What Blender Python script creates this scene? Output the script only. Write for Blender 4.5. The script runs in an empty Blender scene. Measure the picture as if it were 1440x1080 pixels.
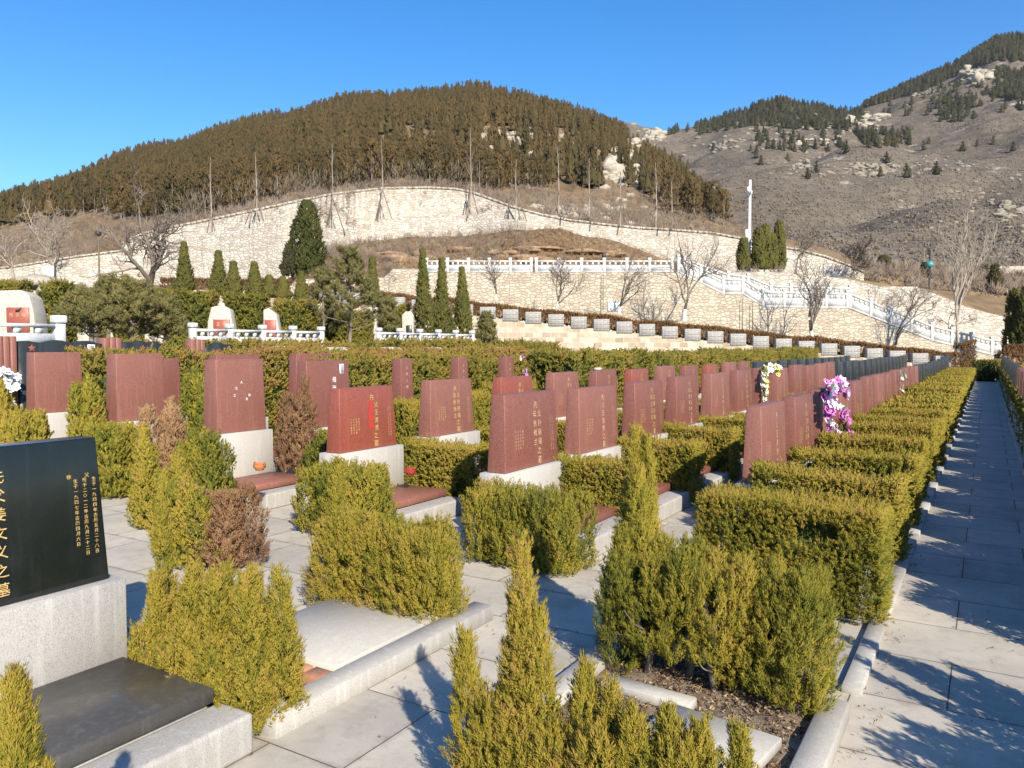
import bpy, bmesh, math, random
import numpy as np
from mathutils import Vector, Matrix

rnd = random.Random(7)
RG = np.random.default_rng(11)
scene = bpy.context.scene
COL = scene.collection
R = math.radians

# ------------------------------------------------------------------ camera
FPX = 1100.0
TH = R(31.3)                       # the camera looks this far to the left of the path direction (+y)
PITCH = math.atan(52 / FPX)
CAM_H = 1.65
CT, ST = math.cos(TH), math.sin(TH)
CP, SP = math.cos(PITCH), math.sin(PITCH)

cam_d = bpy.data.cameras.new('camera')
cam = bpy.data.objects.new('camera', cam_d)
COL.objects.link(cam)
cam_d.sensor_width = 36
cam_d.lens = FPX / 1440 * 36
cam_d.clip_start = 0.05
cam_d.clip_end = 6000
cam.location = (0, 0, CAM_H)
cam.rotation_euler = (math.pi / 2 - PITCH, 0, TH)
scene.camera = cam

def cpt(px, py, Z):
    """photo direction at a horizontal distance Z -> (right, forward, up) measured from the photographer"""
    xc, yc = (px - 720) / FPX, -(py - 540) / FPX
    fw = CP + yc * SP
    return (xc / fw * Z, Z, CAM_H + (yc * CP - SP) / fw * Z)

def wpt(px, py, Z):
    a, b, c = cpt(px, py, Z)
    return (a * CT - b * ST, a * ST + b * CT, c)

def c2w(a, b, c=0.0):
    return (a * CT - b * ST, a * ST + b * CT, c)

def prow(px, u):
    """point of the line x=u seen in the direction px (near the horizon)"""
    s = (px - 720) / FPX
    Z = u / (s * CT - ST)
    return Z, s * Z * ST + Z * CT

# ------------------------------------------------------------------ tagging
def tag(o, label=None, cat=None, group=None, kind=None):
    if label: o['label'] = label
    if cat: o['category'] = cat
    if group: o['group'] = group
    if kind: o['kind'] = kind
    return o

def empty(name, loc, rz=0.0, **kw):
    o = bpy.data.objects.new(name, None)
    COL.objects.link(o)
    o.location = loc
    o.rotation_euler = (0, 0, rz)
    o.empty_display_size = 0.2
    return tag(o, **kw)

ORD = ('first second third fourth fifth sixth seventh eighth ninth tenth eleventh twelfth thirteenth fourteenth fifteenth '
       'sixteenth seventeenth eighteenth nineteenth twentieth twenty-first twenty-second twenty-third twenty-fourth twenty-fifth '
       'twenty-sixth twenty-seventh twenty-eighth twenty-ninth thirtieth thirty-first thirty-second thirty-third thirty-fourth').split()

# ------------------------------------------------------------------ mesh builder
class MB:
    def __init__(self):
        self.v, self.f, self.t, self.m, self.n = [], [], [], [], 0
    def add(self, V, F, tint=0.5, mi=0):
        V = np.asarray(V, dtype=np.float32).reshape(-1, 3)
        F = np.asarray(F, dtype=np.int32)
        if len(V) == 0 or len(F) == 0: return self
        self.v.append(V)
        self.f.append(F + self.n)
        t = np.full(len(V), tint, np.float32) if np.isscalar(tint) else np.asarray(tint, np.float32)
        self.t.append(t)
        self.m.append(np.full(len(F), mi, np.int32))
        self.n += len(V)
        return self
    def merge(self, other, M=None, off=(0, 0, 0), mi=0):
        b = self.n
        for V, F, t in zip(other.v, other.f, other.t):
            self.v.append(V + np.asarray(off, np.float32)); self.t.append(t)
            self.f.append(F + b); self.m.append(np.full(len(F), mi, np.int32))
        self.n += sum(len(x) for x in other.v)
        return self
    def mesh(self, name, mats, smooth=False, attr=False):
        me = bpy.data.meshes.new(name)
        V = np.concatenate(self.v)
        me.vertices.add(len(V)); me.vertices.foreach_set('co', V.ravel())
        sizes = np.concatenate([np.full(len(F), F.shape[1], np.int32) for F in self.f])
        idx = np.concatenate([F.ravel() for F in self.f]).astype(np.int32)
        me.loops.add(len(idx)); me.loops.foreach_set('vertex_index', idx)
        me.polygons.add(len(sizes))
        starts = np.concatenate([[0], np.cumsum(sizes)[:-1]]).astype(np.int32)
        me.polygons.foreach_set('loop_start', starts)
        if not isinstance(mats, (list, tuple)): mats = [mats]
        for m in mats: me.materials.append(m)
        if len(mats) > 1:
            me.polygons.foreach_set('material_index', np.concatenate(self.m))
        if smooth:
            me.polygons.foreach_set('use_smooth', np.ones(len(sizes), bool))
        if attr:
            a = me.attributes.new('tint', 'FLOAT', 'POINT')
            a.data.foreach_set('value', np.concatenate(self.t))
        me.update(calc_edges=True)
        return me
    def build(self, name, mats, parent=None, loc=(0, 0, 0), rz=0.0, smooth=False, attr=False):
        o = bpy.data.objects.new(name, self.mesh(name, mats, smooth, attr))
        COL.objects.link(o)
        o.location = loc
        o.rotation_euler = (0, 0, rz)
        if parent is not None: o.parent = parent
        return o

def link_mesh(name, me, parent=None, loc=(0, 0, 0), rz=0.0, sc=(1, 1, 1)):
    o = bpy.data.objects.new(name, me)
    COL.objects.link(o)
    o.location = loc; o.rotation_euler = (0, 0, rz); o.scale = sc
    if parent is not None: o.parent = parent
    return o

BOXF = np.array([(0, 3, 2, 1), (4, 5, 6, 7), (0, 1, 5, 4), (1, 2, 6, 5), (2, 3, 7, 6), (3, 0, 4, 7)])
def box_v(x0, x1, y0, y1, z0, z1):
    return [(x0, y0, z0), (x1, y0, z0), (x1, y1, z0), (x0, y1, z0), (x0, y0, z1), (x1, y0, z1), (x1, y1, z1), (x0, y1, z1)]
def bev_hull(V, F, b, seg=2):
    """a solid with rounded edges as arrays"""
    bm = bmesh.new()
    vs = [bm.verts.new(v) for v in V]
    for f in F: bm.faces.new([vs[i] for i in f])
    bmesh.ops.recalc_face_normals(bm, faces=bm.faces)
    if b > 0:
        bmesh.ops.bevel(bm, geom=list(bm.edges), offset=b, segments=seg, profile=0.6, affect='EDGES')
    bmesh.ops.triangulate(bm, faces=[f for f in bm.faces if len(f.verts) > 4])
    bm.verts.index_update()
    v = np.array([x.co[:] for x in bm.verts])
    tri = [[q.index for q in f.verts] for f in bm.faces if len(f.verts) == 3]
    quad = [[q.index for q in f.verts] for f in bm.faces if len(f.verts) == 4]
    bm.free()
    return v, tri, quad
def add_bev(mb, V, F, b, seg=2, mi=0):
    v, tri, quad = bev_hull(V, F, b, seg)
    n = mb.n
    mb.v.append(v.astype(np.float32)); mb.t.append(np.full(len(v), .5, np.float32)); mb.n += len(v)
    for fl in (tri, quad):
        if fl:
            mb.f.append(np.array(fl, np.int32) + n); mb.m.append(np.full(len(fl), mi, np.int32))
    return mb
def bbox(mb, x0, x1, y0, y1, z0, z1, b=0.006, seg=1, mi=0):
    return add_bev(mb, box_v(x0, x1, y0, y1, z0, z1), BOXF, b, seg, mi)
def pbox(mb, x0, x1, y0, y1, z0, z1, mi=0):
    return mb.add(box_v(x0, x1, y0, y1, z0, z1), BOXF, mi=mi)

def tube(mb, pts, rads, k=6, tint=0.5, cap=True, mi=0):
    P = np.array(pts, float); n = len(P)
    rads = np.array(rads, float) * np.ones(n)
    T = np.gradient(P, axis=0) if n > 2 else np.repeat((P[1:] - P[:1]), n, 0)
    T /= np.linalg.norm(T, axis=1)[:, None] + 1e-9
    a = np.where(np.abs(T[:, 2:3]) < 0.9, np.array([[0, 0, 1.]]), np.array([[1., 0, 0]]))
    e1 = np.cross(T, a); e1 /= np.linalg.norm(e1, axis=1)[:, None] + 1e-9
    e2 = np.cross(T, e1)
    ph = np.arange(k) * 2 * math.pi / k
    V = P[:, None, :] + rads[:, None, None] * (e1[:, None, :] * np.cos(ph)[None, :, None] + e2[:, None, :] * np.sin(ph)[None, :, None])
    F = []
    for i in range(n - 1):
        for j in range(k):
            F.append((i * k + j, i * k + (j + 1) % k, (i + 1) * k + (j + 1) % k, (i + 1) * k + j))
    mb.add(V.reshape(-1, 3), F, tint, mi)
    return mb

def lathe(mb, prof, k=16, c=(0, 0, 0), mi=0):
    prof = np.array(prof, float); n = len(prof)
    ph = np.arange(k) * 2 * math.pi / k
    V = np.stack([prof[:, 0:1] * np.cos(ph), prof[:, 0:1] * np.sin(ph), np.repeat(prof[:, 1:2], k, 1)], -1).reshape(-1, 3) + np.array(c)
    F = [(i * k + j, i * k + (j + 1) % k, (i + 1) * k + (j + 1) % k, (i + 1) * k + j) for i in range(n - 1) for j in range(k)]
    return mb.add(V, F, mi=mi)

# smooth 3-D pseudo noise from sines (vectorised)
def wob(P, f=1.0, seed=0):
    P = np.asarray(P, float); r = np.random.default_rng(abs(int(seed)))
    s = np.zeros(P.shape[:-1])
    for i in range(6):
        k = r.normal(size=P.shape[-1]) * f * (1 + .5 * i)
        s += np.sin(P @ k + r.uniform(0, 6.28)) / (1 + .5 * i)
    return s / 2.6

# ------------------------------------------------------------------ materials
class NT:
    def __init__(self, name):
        self.mat = bpy.data.materials.new(name); self.mat.use_nodes = True
        self.t = self.mat.node_tree; self.n = self.t.nodes; self.l = self.t.links
        self.b = self.n['Principled BSDF']
    def node(self, typ, ins=None, **kw):
        nd = self.n.new(typ)
        for k, v in kw.items(): setattr(nd, k, v)
        for k, v in (ins or {}).items():
            if isinstance(v, bpy.types.NodeSocket): self.l.new(v, nd.inputs[k])
            else: nd.inputs[k].default_value = v
        return nd
    def ramp(self, fac, stops, interp='LINEAR'):
        nd = self.n.new('ShaderNodeValToRGB'); nd.color_ramp.interpolation = interp
        e = nd.color_ramp.elements
        while len(e) < len(stops): e.new(0.5)
        for x, (p, c) in zip(e, stops):
            x.position = p; x.color = (*c, 1) if len(c) == 3 else c
        self.l.new(fac, nd.inputs[0]); return nd.outputs[0]
    def coord(self, which='Object'): return self.node('ShaderNodeTexCoord').outputs[which]
    def noise(self, vec, scale, detail=3, rough=.55, out='Fac'):
        return self.node('ShaderNodeTexNoise', {'Vector': vec, 'Scale': scale, 'Detail': detail, 'Roughness': rough}).outputs[out]
    def mix(self, fac, a, b, mode='MIX'):
        nd = self.n.new('ShaderNodeMix'); nd.data_type = 'RGBA'; nd.blend_type = mode
        for k, v in ((0, fac), (6, a), (7, b)):
            if isinstance(v, bpy.types.NodeSocket): self.l.new(v, nd.inputs[k])
            elif k == 0: nd.inputs[0].default_value = v
            else: nd.inputs[k].default_value = (*v, 1)
        return nd.outputs[2]
    def math(self, op, a, b=0.0, c=0.0):
        nd = self.n.new('ShaderNodeMath'); nd.operation = op
        for i, v in enumerate((a, b, c)):
            if isinstance(v, bpy.types.NodeSocket): self.l.new(v, nd.inputs[i])
            else: nd.inputs[i].default_value = v
        return nd.outputs[0]
    def scale(self, vec, s):
        return self.node('ShaderNodeMapping', {'Vector': vec, 'Scale': s}).outputs[0]
    def bump(self, h, strength=.3, dist=.01):
        nd = self.node('ShaderNodeBump', {'Height': h, 'Strength': strength, 'Distance': dist})
        self.l.new(nd.outputs[0], self.b.inputs['Normal'])
    def fin(self, col, rough=.8, spec=None):
        if isinstance(col, bpy.types.NodeSocket): self.l.new(col, self.b.inputs['Base Color'])
        else: self.b.inputs['Base Color'].default_value = (*col, 1)
        if isinstance(rough, bpy.types.NodeSocket): self.l.new(rough, self.b.inputs['Roughness'])
        else: self.b.inputs['Roughness'].default_value = rough
        if spec is not None: self.b.inputs['Specular IOR Level'].default_value = spec
        return self.mat

def granite(name, base, dark, light, fine=260, rough=.35, stain=.25, spec=.5):
    m = NT(name); c = m.coord()
    sp = m.noise(c, fine, 2, .7)
    col = m.ramp(sp, [(.34, dark), (.47, base), (.60, base), (.72, light)])
    blot = m.noise(c, 3.5, 5, .6)
    col = m.mix(m.ramp(blot, [(.35, (0, 0, 0)), (.75, (stain,) * 3)]), col, tuple(x * .62 for x in base))
    streak = m.noise(m.scale(c, (14, 14, 1.2)), 1.6, 4, .6)
    col = m.mix(m.ramp(streak, [(.52, (0, 0, 0)), (.78, (stain,) * 3)]), col, tuple(min(1, x * 1.5 + .05) for x in base))
    m.bump(sp, .06, .002)
    rr = m.ramp(blot, [(.3, (rough - .06,) * 3), (.7, (rough + .2,) * 3)])
    return m.fin(col, rr, spec)

M = {}
M['red'] = granite('red_granite', (.205, .078, .058), (.10, .034, .027), (.33, .17, .14), 95, .38)
M['redder'] = granite('orange_red_granite', (.25, .068, .044), (.15, .037, .026), (.35, .13, .09), 95, .30)
M['redwarm'] = granite('pale_red_granite', (.235, .096, .072), (.14, .055, .042), (.34, .18, .145), 95, .45, .35)
M['black'] = granite('black_granite', (.011, .014, .013), (.006, .008, .008), (.022, .026, .024), 300, .10, .10)
M['dark'] = granite('dark_grey_granite', (.026, .031, .034), (.012, .014, .016), (.06, .068, .072), 220, .3)
M['slab_dark'] = granite('dark_slab_granite', (.072, .069, .065), (.040, .039, .038), (.13, .125, .115), 300, .30, .5)
M['granite'] = granite('pale_granite', (.385, .37, .345), (.22, .21, .20), (.50, .485, .455), 210, .75, .4, .3)
M['granite_smooth'] = granite('smooth_pale_granite', (.43, .41, .375), (.31, .30, .275), (.53, .51, .475), 190, .7, .25, .3)
M['marble'] = granite('white_marble', (.52, .525, .525), (.41, .42, .43), (.60, .60, .60), 30, .5, .2, .4)

def flat(name, col, rough=.6, var=.15, sc=9, spec=.4, metal=0.0):
    m = NT(name); c = m.coord()
    n = m.noise(c, sc, 4, .6)
    a = tuple(x * (1 - var) for x in col); b = tuple(min(1, x * (1 + var)) for x in col)
    m.b.inputs['Metallic'].default_value = metal
    return m.fin(m.ramp(n, [(.3, a), (.7, b)]), rough, spec)
M['gold'] = flat('gold_paint', (.50, .34, .13), .5, .3, 60)
M['faded_gold'] = flat('faded_gold_paint', (.50, .31, .19), .6, .35, 50)
M['white_paint'] = flat('white_paint', (.78, .77, .74), .5, .05)
M['red_paint'] = flat('red_paint', (.62, .03, .03), .5, .1)
M['iron'] = flat('dark_iron', (.035, .035, .038), .5, .2)
M['teal'] = flat('teal_enamel', (.05, .25, .24), .4, .1)
M['paper'] = flat('white_paper', (.80, .79, .77), .8, .05)
M['photo_grey'] = flat('portrait_print', (.30, .30, .31), .4, .5, 30)
M['sky_blue'] = flat('blue_enamel', (.16, .42, .60), .3, .25, 60)
M['terracotta'] = flat('terracotta', (.42, .15, .05), .55, .25, 30)
M['ceramic_red'] = flat('red_ceramic', (.28, .04, .03), .25, .2, 30)
M['petal_pink'] = flat('magenta_petals', (.58, .16, .50), .7, .35, 25)
M['petal_pale'] = flat('pale_petals', (.80, .68, .78), .7, .15, 25)
M['petal_white'] = flat('white_petals', (.82, .82, .74), .7, .08, 25)
M['petal_yellow'] = flat('yellow_petals', (.75, .66, .12), .7, .2, 25)
M['leaf_green'] = flat('plastic_leaf', (.05, .14, .04), .6, .3, 25)
M['brick'] = flat('orange_brick', (.40, .20, .12), .85, .25, 12)
M['trash_white'] = flat('white_litter', (.75, .75, .73), .7, .05)
M['timber'] = flat('grey_timber', (.16, .12, .09), .85, .25, 12)
M['lime_bark'] = flat('limewashed_bark', (.62, .60, .56), .85, .12, 14)
M['house'] = flat('pale_house_wall', (.40, .44, .48), .8, .1)
M['rock'] = None

def foliage_mat(name, stops, rough=.75, trans=.12):
    m = NT(name)
    a = m.node('ShaderNodeAttribute', attribute_name='tint').outputs['Fac']
    col = m.ramp(a, stops)
    m.fin(col, rough, .2)
    d = m.node('ShaderNodeBsdfTranslucent', {'Color': col})
    mx = m.node('ShaderNodeMixShader', {0: trans, 1: m.b.outputs[0], 2: d.outputs[0]})
    m.l.new(mx.outputs[0], m.n['Material Output'].inputs['Surface'])
    return m.mat
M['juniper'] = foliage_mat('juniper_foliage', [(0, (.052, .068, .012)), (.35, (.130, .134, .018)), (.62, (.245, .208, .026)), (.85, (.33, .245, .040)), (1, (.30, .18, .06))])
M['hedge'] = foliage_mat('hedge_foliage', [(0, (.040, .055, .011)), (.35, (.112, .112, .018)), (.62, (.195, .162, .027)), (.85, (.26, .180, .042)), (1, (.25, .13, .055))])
M['dry'] = foliage_mat('dry_foliage', [(0, (.14, .075, .04)), (.5, (.24, .135, .07)), (1, (.36, .23, .12))])
M['rust'] = foliage_mat('rust_foliage', [(0, (.065, .034, .014)), (.5, (.125, .066, .026)), (1, (.19, .11, .042))])
M['cypress'] = foliage_mat('cypress_foliage', [(0, (.035, .045, .010)), (.5, (.085, .085, .020)), (1, (.14, .118, .03))])
M['darkcon'] = foliage_mat('dark_conifer_foliage', [(0, (.020, .022, .009)), (.5, (.045, .045, .018)), (1, (.10, .075, .03))])
M['pine'] = foliage_mat('pine_foliage', [(0, (.07, .075, .028)), (.5, (.145, .135, .048)), (1, (.24, .20, .075))])
M['forest'] = foliage_mat('forest_foliage', [(0, (.062, .054, .024)), (.4, (.098, .076, .033)), (.7, (.128, .087, .036)), (1, (.158, .098, .039))], .8, .28)
M['scrub'] = foliage_mat('scrub_twigs', [(0, (.11, .08, .06)), (.5, (.20, .155, .12)), (1, (.30, .24, .18))], .9, .0)
M['litterleaf'] = foliage_mat('dead_leaves', [(0, (.10, .055, .03)), (.5, (.24, .15, .08)), (1, (.42, .33, .22))], .9, .0)
M['mscrub'] = foliage_mat('mountain_scrub_twigs', [(0, (.10, .078, .060)), (.5, (.165, .135, .105)), (1, (.22, .185, .14))], .95, .0)
def bark(name, a, b):
    m = NT(name); c = m.coord(); n = m.noise(m.scale(c, (18, 18, 3)), 2.0, 5, .65)
    m.bump(n, .5, .01)
    return m.fin(m.ramp(n, [(.3, a), (.7, b)]), .9, .2)
M['bark'] = bark('grey_bark', (.11, .09, .075), (.26, .22, .185))
M['bark_dark'] = bark('dark_bark', (.045, .035, .03), (.12, .095, .08))
M['bark_pale'] = bark('pale_bark', (.24, .20, .16), (.42, .37, .31))

def paving_mat():
    m = NT('stone_paving'); c = m.coord()
    v = m.node('ShaderNodeMapping', {'Vector': c, 'Location': (.12, .2, 0)}).outputs[0]
    br = m.node('ShaderNodeTexBrick', {'Vector': v, 'Scale': 1.0, 'Mortar Size': .0035, 'Mortar Smooth': .1, 'Bias': 0.0,
                'Brick Width': .80, 'Row Height': .60, 'Color1': (.86, .86, .86, 1), 'Color2': (1.08, 1.06, 1.03, 1), 'Mortar': (.16, .15, .14, 1)}, offset=.5)
    n1 = m.noise(c, 1.3, 6, .62); n2 = m.noise(c, 190, 2, .7); n3 = m.noise(c, 9, 5, .7)
    base = m.ramp(n1, [(.28, (.37, .345, .31)), (.55, (.49, .455, .395)), (.75, (.56, .525, .46))])
    base = m.mix(.55, base, m.ramp(n2, [(.3, (.62, .62, .62)), (.6, (1.0, 1.0, 1.0))]), 'MULTIPLY')
    base = m.mix(m.ramp(n3, [(.50, (0, 0, 0)), (.74, (.55, .55, .55))]), base, (.27, .24, .20))
    col = m.mix(1.0, base, br.outputs['Color'], 'MULTIPLY')
    b2 = m.node('ShaderNodeTexBrick', {'Vector': v, 'Scale': 1.0, 'Mortar Size': .035, 'Mortar Smooth': 1.0, 'Bias': 0.0, 'Brick Width': .80, 'Row Height': .60}, offset=.5)
    dirt = m.math('MULTIPLY', b2.outputs['Fac'], m.ramp(m.noise(c, 4.5, 5, .65), [(.42, (0, 0, 0)), (.68, (1, 1, 1))]))
    col = m.mix(m.math('MULTIPLY', dirt, .55), col, (.17, .14, .105))
    n5 = m.noise(m.scale(c, (1, 1, 1)), 2.3, 8, .72)
    col = m.mix(m.ramp(n5, [(.54, (0, 0, 0)), (.60, (.32, .32, .32)), (.66, (.10, .10, .10))]), col, (.25, .225, .19))
    h = m.math('ADD', m.math('MULTIPLY', br.outputs['Fac'], -1.0), m.math('MULTIPLY', n2, .15))
    m.bump(h, .5, .006)
    return m.fin(col, .82, .3)
M['paving'] = paving_mat()

def soil_mat():
    m = NT('dry_soil'); c = m.coord()
    n = m.noise(c, 30, 6, .7); n2 = m.noise(c, 3, 4, .6)
    m.bump(n, .8, .03)
    return m.fin(m.mix(m.ramp(n2, [(.4, (0, 0, 0)), (.7, (1, 1, 1))]), m.ramp(n, [(.3, (.09, .065, .045)), (.7, (.25, .19, .14))]),
                       m.ramp(n, [(.3, (.20, .17, .13)), (.7, (.42, .37, .31))])), .95, .1)
M['soil'] = soil_mat()

def rubble_mat(name, sx, cols, mortar, scale=2.6, mw=.05):
    """coursed rough stones with mortar; object coordinates, x along the wall, z up"""
    m = NT(name); c = m.coord()
    nz = m.noise(c, 2.2, 3, .6, 'Color')
    c2 = m.mix(.10, c, nz, 'ADD') if False else c
    v = m.scale(c2, (sx, sx, 1.9))
    wv = m.node('ShaderNodeVectorMath', {0: v, 1: m.node('ShaderNodeVectorMath', {0: nz, 1: (.35, .35, .35)}, operation='MULTIPLY').outputs[0]}, operation='ADD').outputs[0]
    vo = m.node('ShaderNodeTexVoronoi', {'Vector': wv, 'Scale': scale, 'Randomness': .85})
    vd = m.node('ShaderNodeTexVoronoi', {'Vector': wv, 'Scale': scale, 'Randomness': .85}, feature='DISTANCE_TO_EDGE')
    cell = m.node('ShaderNodeSeparateColor', {0: vo.outputs['Color']}).outputs[0]
    n = m.noise(c, 9, 5, .65)
    stone = m.ramp(cell, cols)
    stone = m.mix(.7, stone, m.ramp(n, [(.3, (.72, .70, .68)), (.7, (1.08, 1.06, 1.03))]), 'MULTIPLY')
    edge = m.ramp(vd.outputs['Distance'], [(mw * .4, (0, 0, 0)), (mw, (1, 1, 1))])
    col = m.mix(edge, mortar, stone)
    big = m.noise(c, .22, 4, .6)
    col = m.mix(m.ramp(big, [(.5, (0, 0, 0)), (.8, (.4, .4, .4))]), col, (.34, .29, .22))
    stk = m.noise(m.scale(c, (1.6, 1.6, .12)), 1.0, 5, .7)
    col = m.mix(m.ramp(stk, [(.52, (0, 0, 0)), (.72, (.5, .5, .5))]), col, (.27, .22, .165))
    m.bump(m.math('ADD', m.ramp(vd.outputs['Distance'], [(0, (0, 0, 0)), (.14, (1, 1, 1))]), m.math('MULTIPLY', n, .4)), .8, .05)
    return m.fin(col, .9, .2)
M['rubble'] = rubble_mat('rubble_masonry', 1.0, [(0, (.36, .31, .24)), (.35, (.45, .40, .32)), (.7, (.50, .455, .375)), (1, (.40, .33, .25))], (.30, .25, .19), 2.9, .05)
M['rubble_white'] = rubble_mat('pale_rubble_masonry', .95, [(0, (.36, .325, .27)), (.3, (.48, .45, .395)), (.7, (.57, .54, .49)), (1, (.40, .345, .28))], (.34, .30, .245), 2.4, .055)

def brick_mat(name, w, h, mort, c1, c2, cm):
    m = NT(name); c = m.coord()
    s = m.node('ShaderNodeSeparateXYZ', {0: c})
    u = m.math('ADD', s.outputs[0], s.outputs[1])
    v = m.node('ShaderNodeCombineXYZ', {0: u, 1: s.outputs[2], 2: 0.0}).outputs[0]
    br = m.node('ShaderNodeTexBrick', {'Vector': v, 'Scale': 1.0, 'Mortar Size': mort, 'Mortar Smooth': .2, 'Bias': 0.0, 'Brick Width': w,
                'Row Height': h, 'Color1': (*c1, 1), 'Color2': (*c2, 1), 'Mortar': (*cm, 1)}, offset=.5)
    n = m.noise(c, 2.2, 5, .65)
    col = m.mix(.75, br.outputs['Color'], m.ramp(n, [(.3, (.70, .68, .66)), (.7, (1.15, 1.12, 1.08))]), 'MULTIPLY')
    m.bump(m.math('MULTIPLY', br.outputs['Fac'], -1.0), .6, .03)
    return m.fin(col, .9, .2)
M['wall_stone'] = brick_mat('dressed_stone_courses', .46, .27, .012, (.30, .235, .165), (.48, .42, .335), (.50, .465, .40))
M['grey_brick'] = brick_mat('grey_brick_courses', .40, .10, .012, (.20, .20, .20), (.30, .30, .295), (.50, .49, .465))

def terrain_mat(name, a, b, rock, rock_amt, sc=.02, strata=False):
    m = NT(name); c = m.coord()
    n1 = m.noise(c, sc, 8, .65); n2 = m.noise(c, sc * 14, 5, .65)
    n3 = m.noise(m.scale(c, (1, 1, 2.2)), sc * 2.6, 9, .72)
    base = m.ramp(n1, [(.3, a), (.7, b)])
    base = m.mix(.8, base, m.ramp(n2, [(.25, (.5, .48, .46)), (.7, (1.2, 1.17, 1.12))]), 'MULTIPLY')
    col = m.mix(m.ramp(n3, [(rock_amt, (0, 0, 0)), (rock_amt + .07, (1, 1, 1))]), base, rock)
    if strata:
        st = m.noise(m.scale(c, (.25, .25, 3.2)), .05, 6, .65)
        col = m.mix(.75, col, m.ramp(st, [(.32, (.62, .61, .60)), (.48, (1.0, 1.0, 1.0)), (.62, (1.0, .98, .95)), (.72, (1.35, 1.33, 1.28))]), 'MULTIPLY')
        ds = m.noise(c, .35, 6, .75)
        col = m.mix(.7, col, m.ramp(ds, [(.3, (.55, .54, .54)), (.62, (1.15, 1.13, 1.1))]), 'MULTIPLY')
    m.bump(n2, .8, .12 / sc * .02)
    return m.fin(col, .95, .1)
M['hill'] = terrain_mat('dry_hillside', (.14, .095, .055), (.27, .20, .125), (.40, .36, .29), .66, .06)
M['mountain'] = terrain_mat('scrub_mountain', (.112, .098, .083), (.170, .148, .123), (.36, .335, .29), .60, .012, True)
M['ground'] = terrain_mat('dry_ground', (.15, .12, .085), (.28, .23, .17), (.34, .30, .24), .66, .1)
def rock_mat(name='limestone_rock', k=1.0):
    m = NT(name); c = m.coord()
    n = m.noise(c, .9, 9, .7); n2 = m.noise(c, 6, 5, .7)
    m.bump(n, 1.0, .25)
    col = m.ramp(n, [(.3, (.16 * k, .13 * k, .10 * k)), (.45, (.36 * k, .325 * k, .265 * k)), (.7, (.48 * k, .445 * k, .38 * k))])
    return m.fin(m.mix(.5, col, m.ramp(n2, [(.3, (.6, .58, .55)), (.7, (1.1, 1.08, 1.05))]), 'MULTIPLY'), .9, .2)
M['rock'] = rock_mat()
M['rock_dull'] = rock_mat('weathered_rock', .66)
M['rock_brown'] = flat('brown_ledge_rock', (.24, .16, .10), .95, .5, 2.5, .1)
M['plaque'] = granite('plaque_granite', (.30, .085, .06), (.22, .06, .045), (.36, .13, .10), 120, .4)
M['tomb_white'] = granite('cream_stone', (.48, .445, .385), (.37, .335, .28), (.56, .53, .475), 14, .7, .3, .3)
M['tomb_blue'] = granite('cool_white_stone', (.52, .54, .54), (.42, .45, .46), (.60, .62, .62), 14, .6, .3, .3)

# ------------------------------------------------------------------ foliage
def unit(a):
    return a / (np.linalg.norm(a, axis=-1, keepdims=True) + 1e-9)

def sprigs(mb, A, D, L, n, sl, sw, tint, rg, spread=.65, jit=.10, mi=0, tipy=.22):
    """feathery sprays: n little pointed leaves along each of the len(A) twigs"""
    Mn = len(A)
    if Mn == 0: return
    D = unit(D)
    ref = np.where(np.abs(D[:, 2:3]) < .9, np.array([[0, 0, 1.]]), np.array([[1., 0, 0]]))
    e1 = unit(np.cross(D, ref)); e2 = np.cross(D, e1)
    t = rg.uniform(0, 1, (Mn, n)); ph = rg.uniform(0, 6.283, (Mn, n))
    rad = e1[:, None] * np.cos(ph)[..., None] + e2[:, None] * np.sin(ph)[..., None]
    ang = spread * (1 - .55 * t) * rg.uniform(.5, 1.3, (Mn, n))
    d = unit(D[:, None] * np.cos(ang)[..., None] + rad * np.sin(ang)[..., None])
    L = np.asarray(L) * np.ones(Mn)
    pos = A[:, None] + D[:, None] * (L[:, None] * t)[..., None] + rad * (L[:, None] * jit * (1 - .6 * t))[..., None]
    ln = sl * rg.uniform(.65, 1.35, (Mn, n)) * (1 - .35 * t)
    tip = (pos + d * ln[..., None]).reshape(-1, 3)
    pos = pos.reshape(-1, 3); d = d.reshape(-1, 3)
    ref = np.where(np.abs(d[:, 2:3]) < .9, np.array([[0, 0, 1.]]), np.array([[1., 0, 0]]))
    f1 = unit(np.cross(d, ref)); f2 = np.cross(d, f1)
    N = len(pos); w = sw * rg.uniform(.7, 1.3, N)
    a0 = rg.uniform(0, 6.283, N)
    V = np.empty((N, 4, 3), np.float32)
    for k in range(3):
        a = a0 + k * 2.0944
        V[:, k] = pos + (f1 * np.cos(a)[:, None] + f2 * np.sin(a)[:, None]) * w[:, None]
    V[:, 3] = tip
    b = (np.arange(N) * 4)[:, None]
    F = np.concatenate([b + np.array([[0, 1, 3]]), b + np.array([[1, 2, 3]]), b + np.array([[2, 0, 3]])])
    T = np.repeat(np.clip(np.repeat(np.asarray(tint), n) + rg.normal(0, .07, N) + tipy * (t.ravel() - .45), 0, 1), 4)
    mb.add(V.reshape(-1, 3), F, T, mi)

def tints(A, rg, base=.45, amp=.22, f=4.0, jit=.12, seed=0):
    return np.clip(base + amp * wob(A, f, seed) + rg.normal(0, jit, len(A)), 0, 1)

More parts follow.
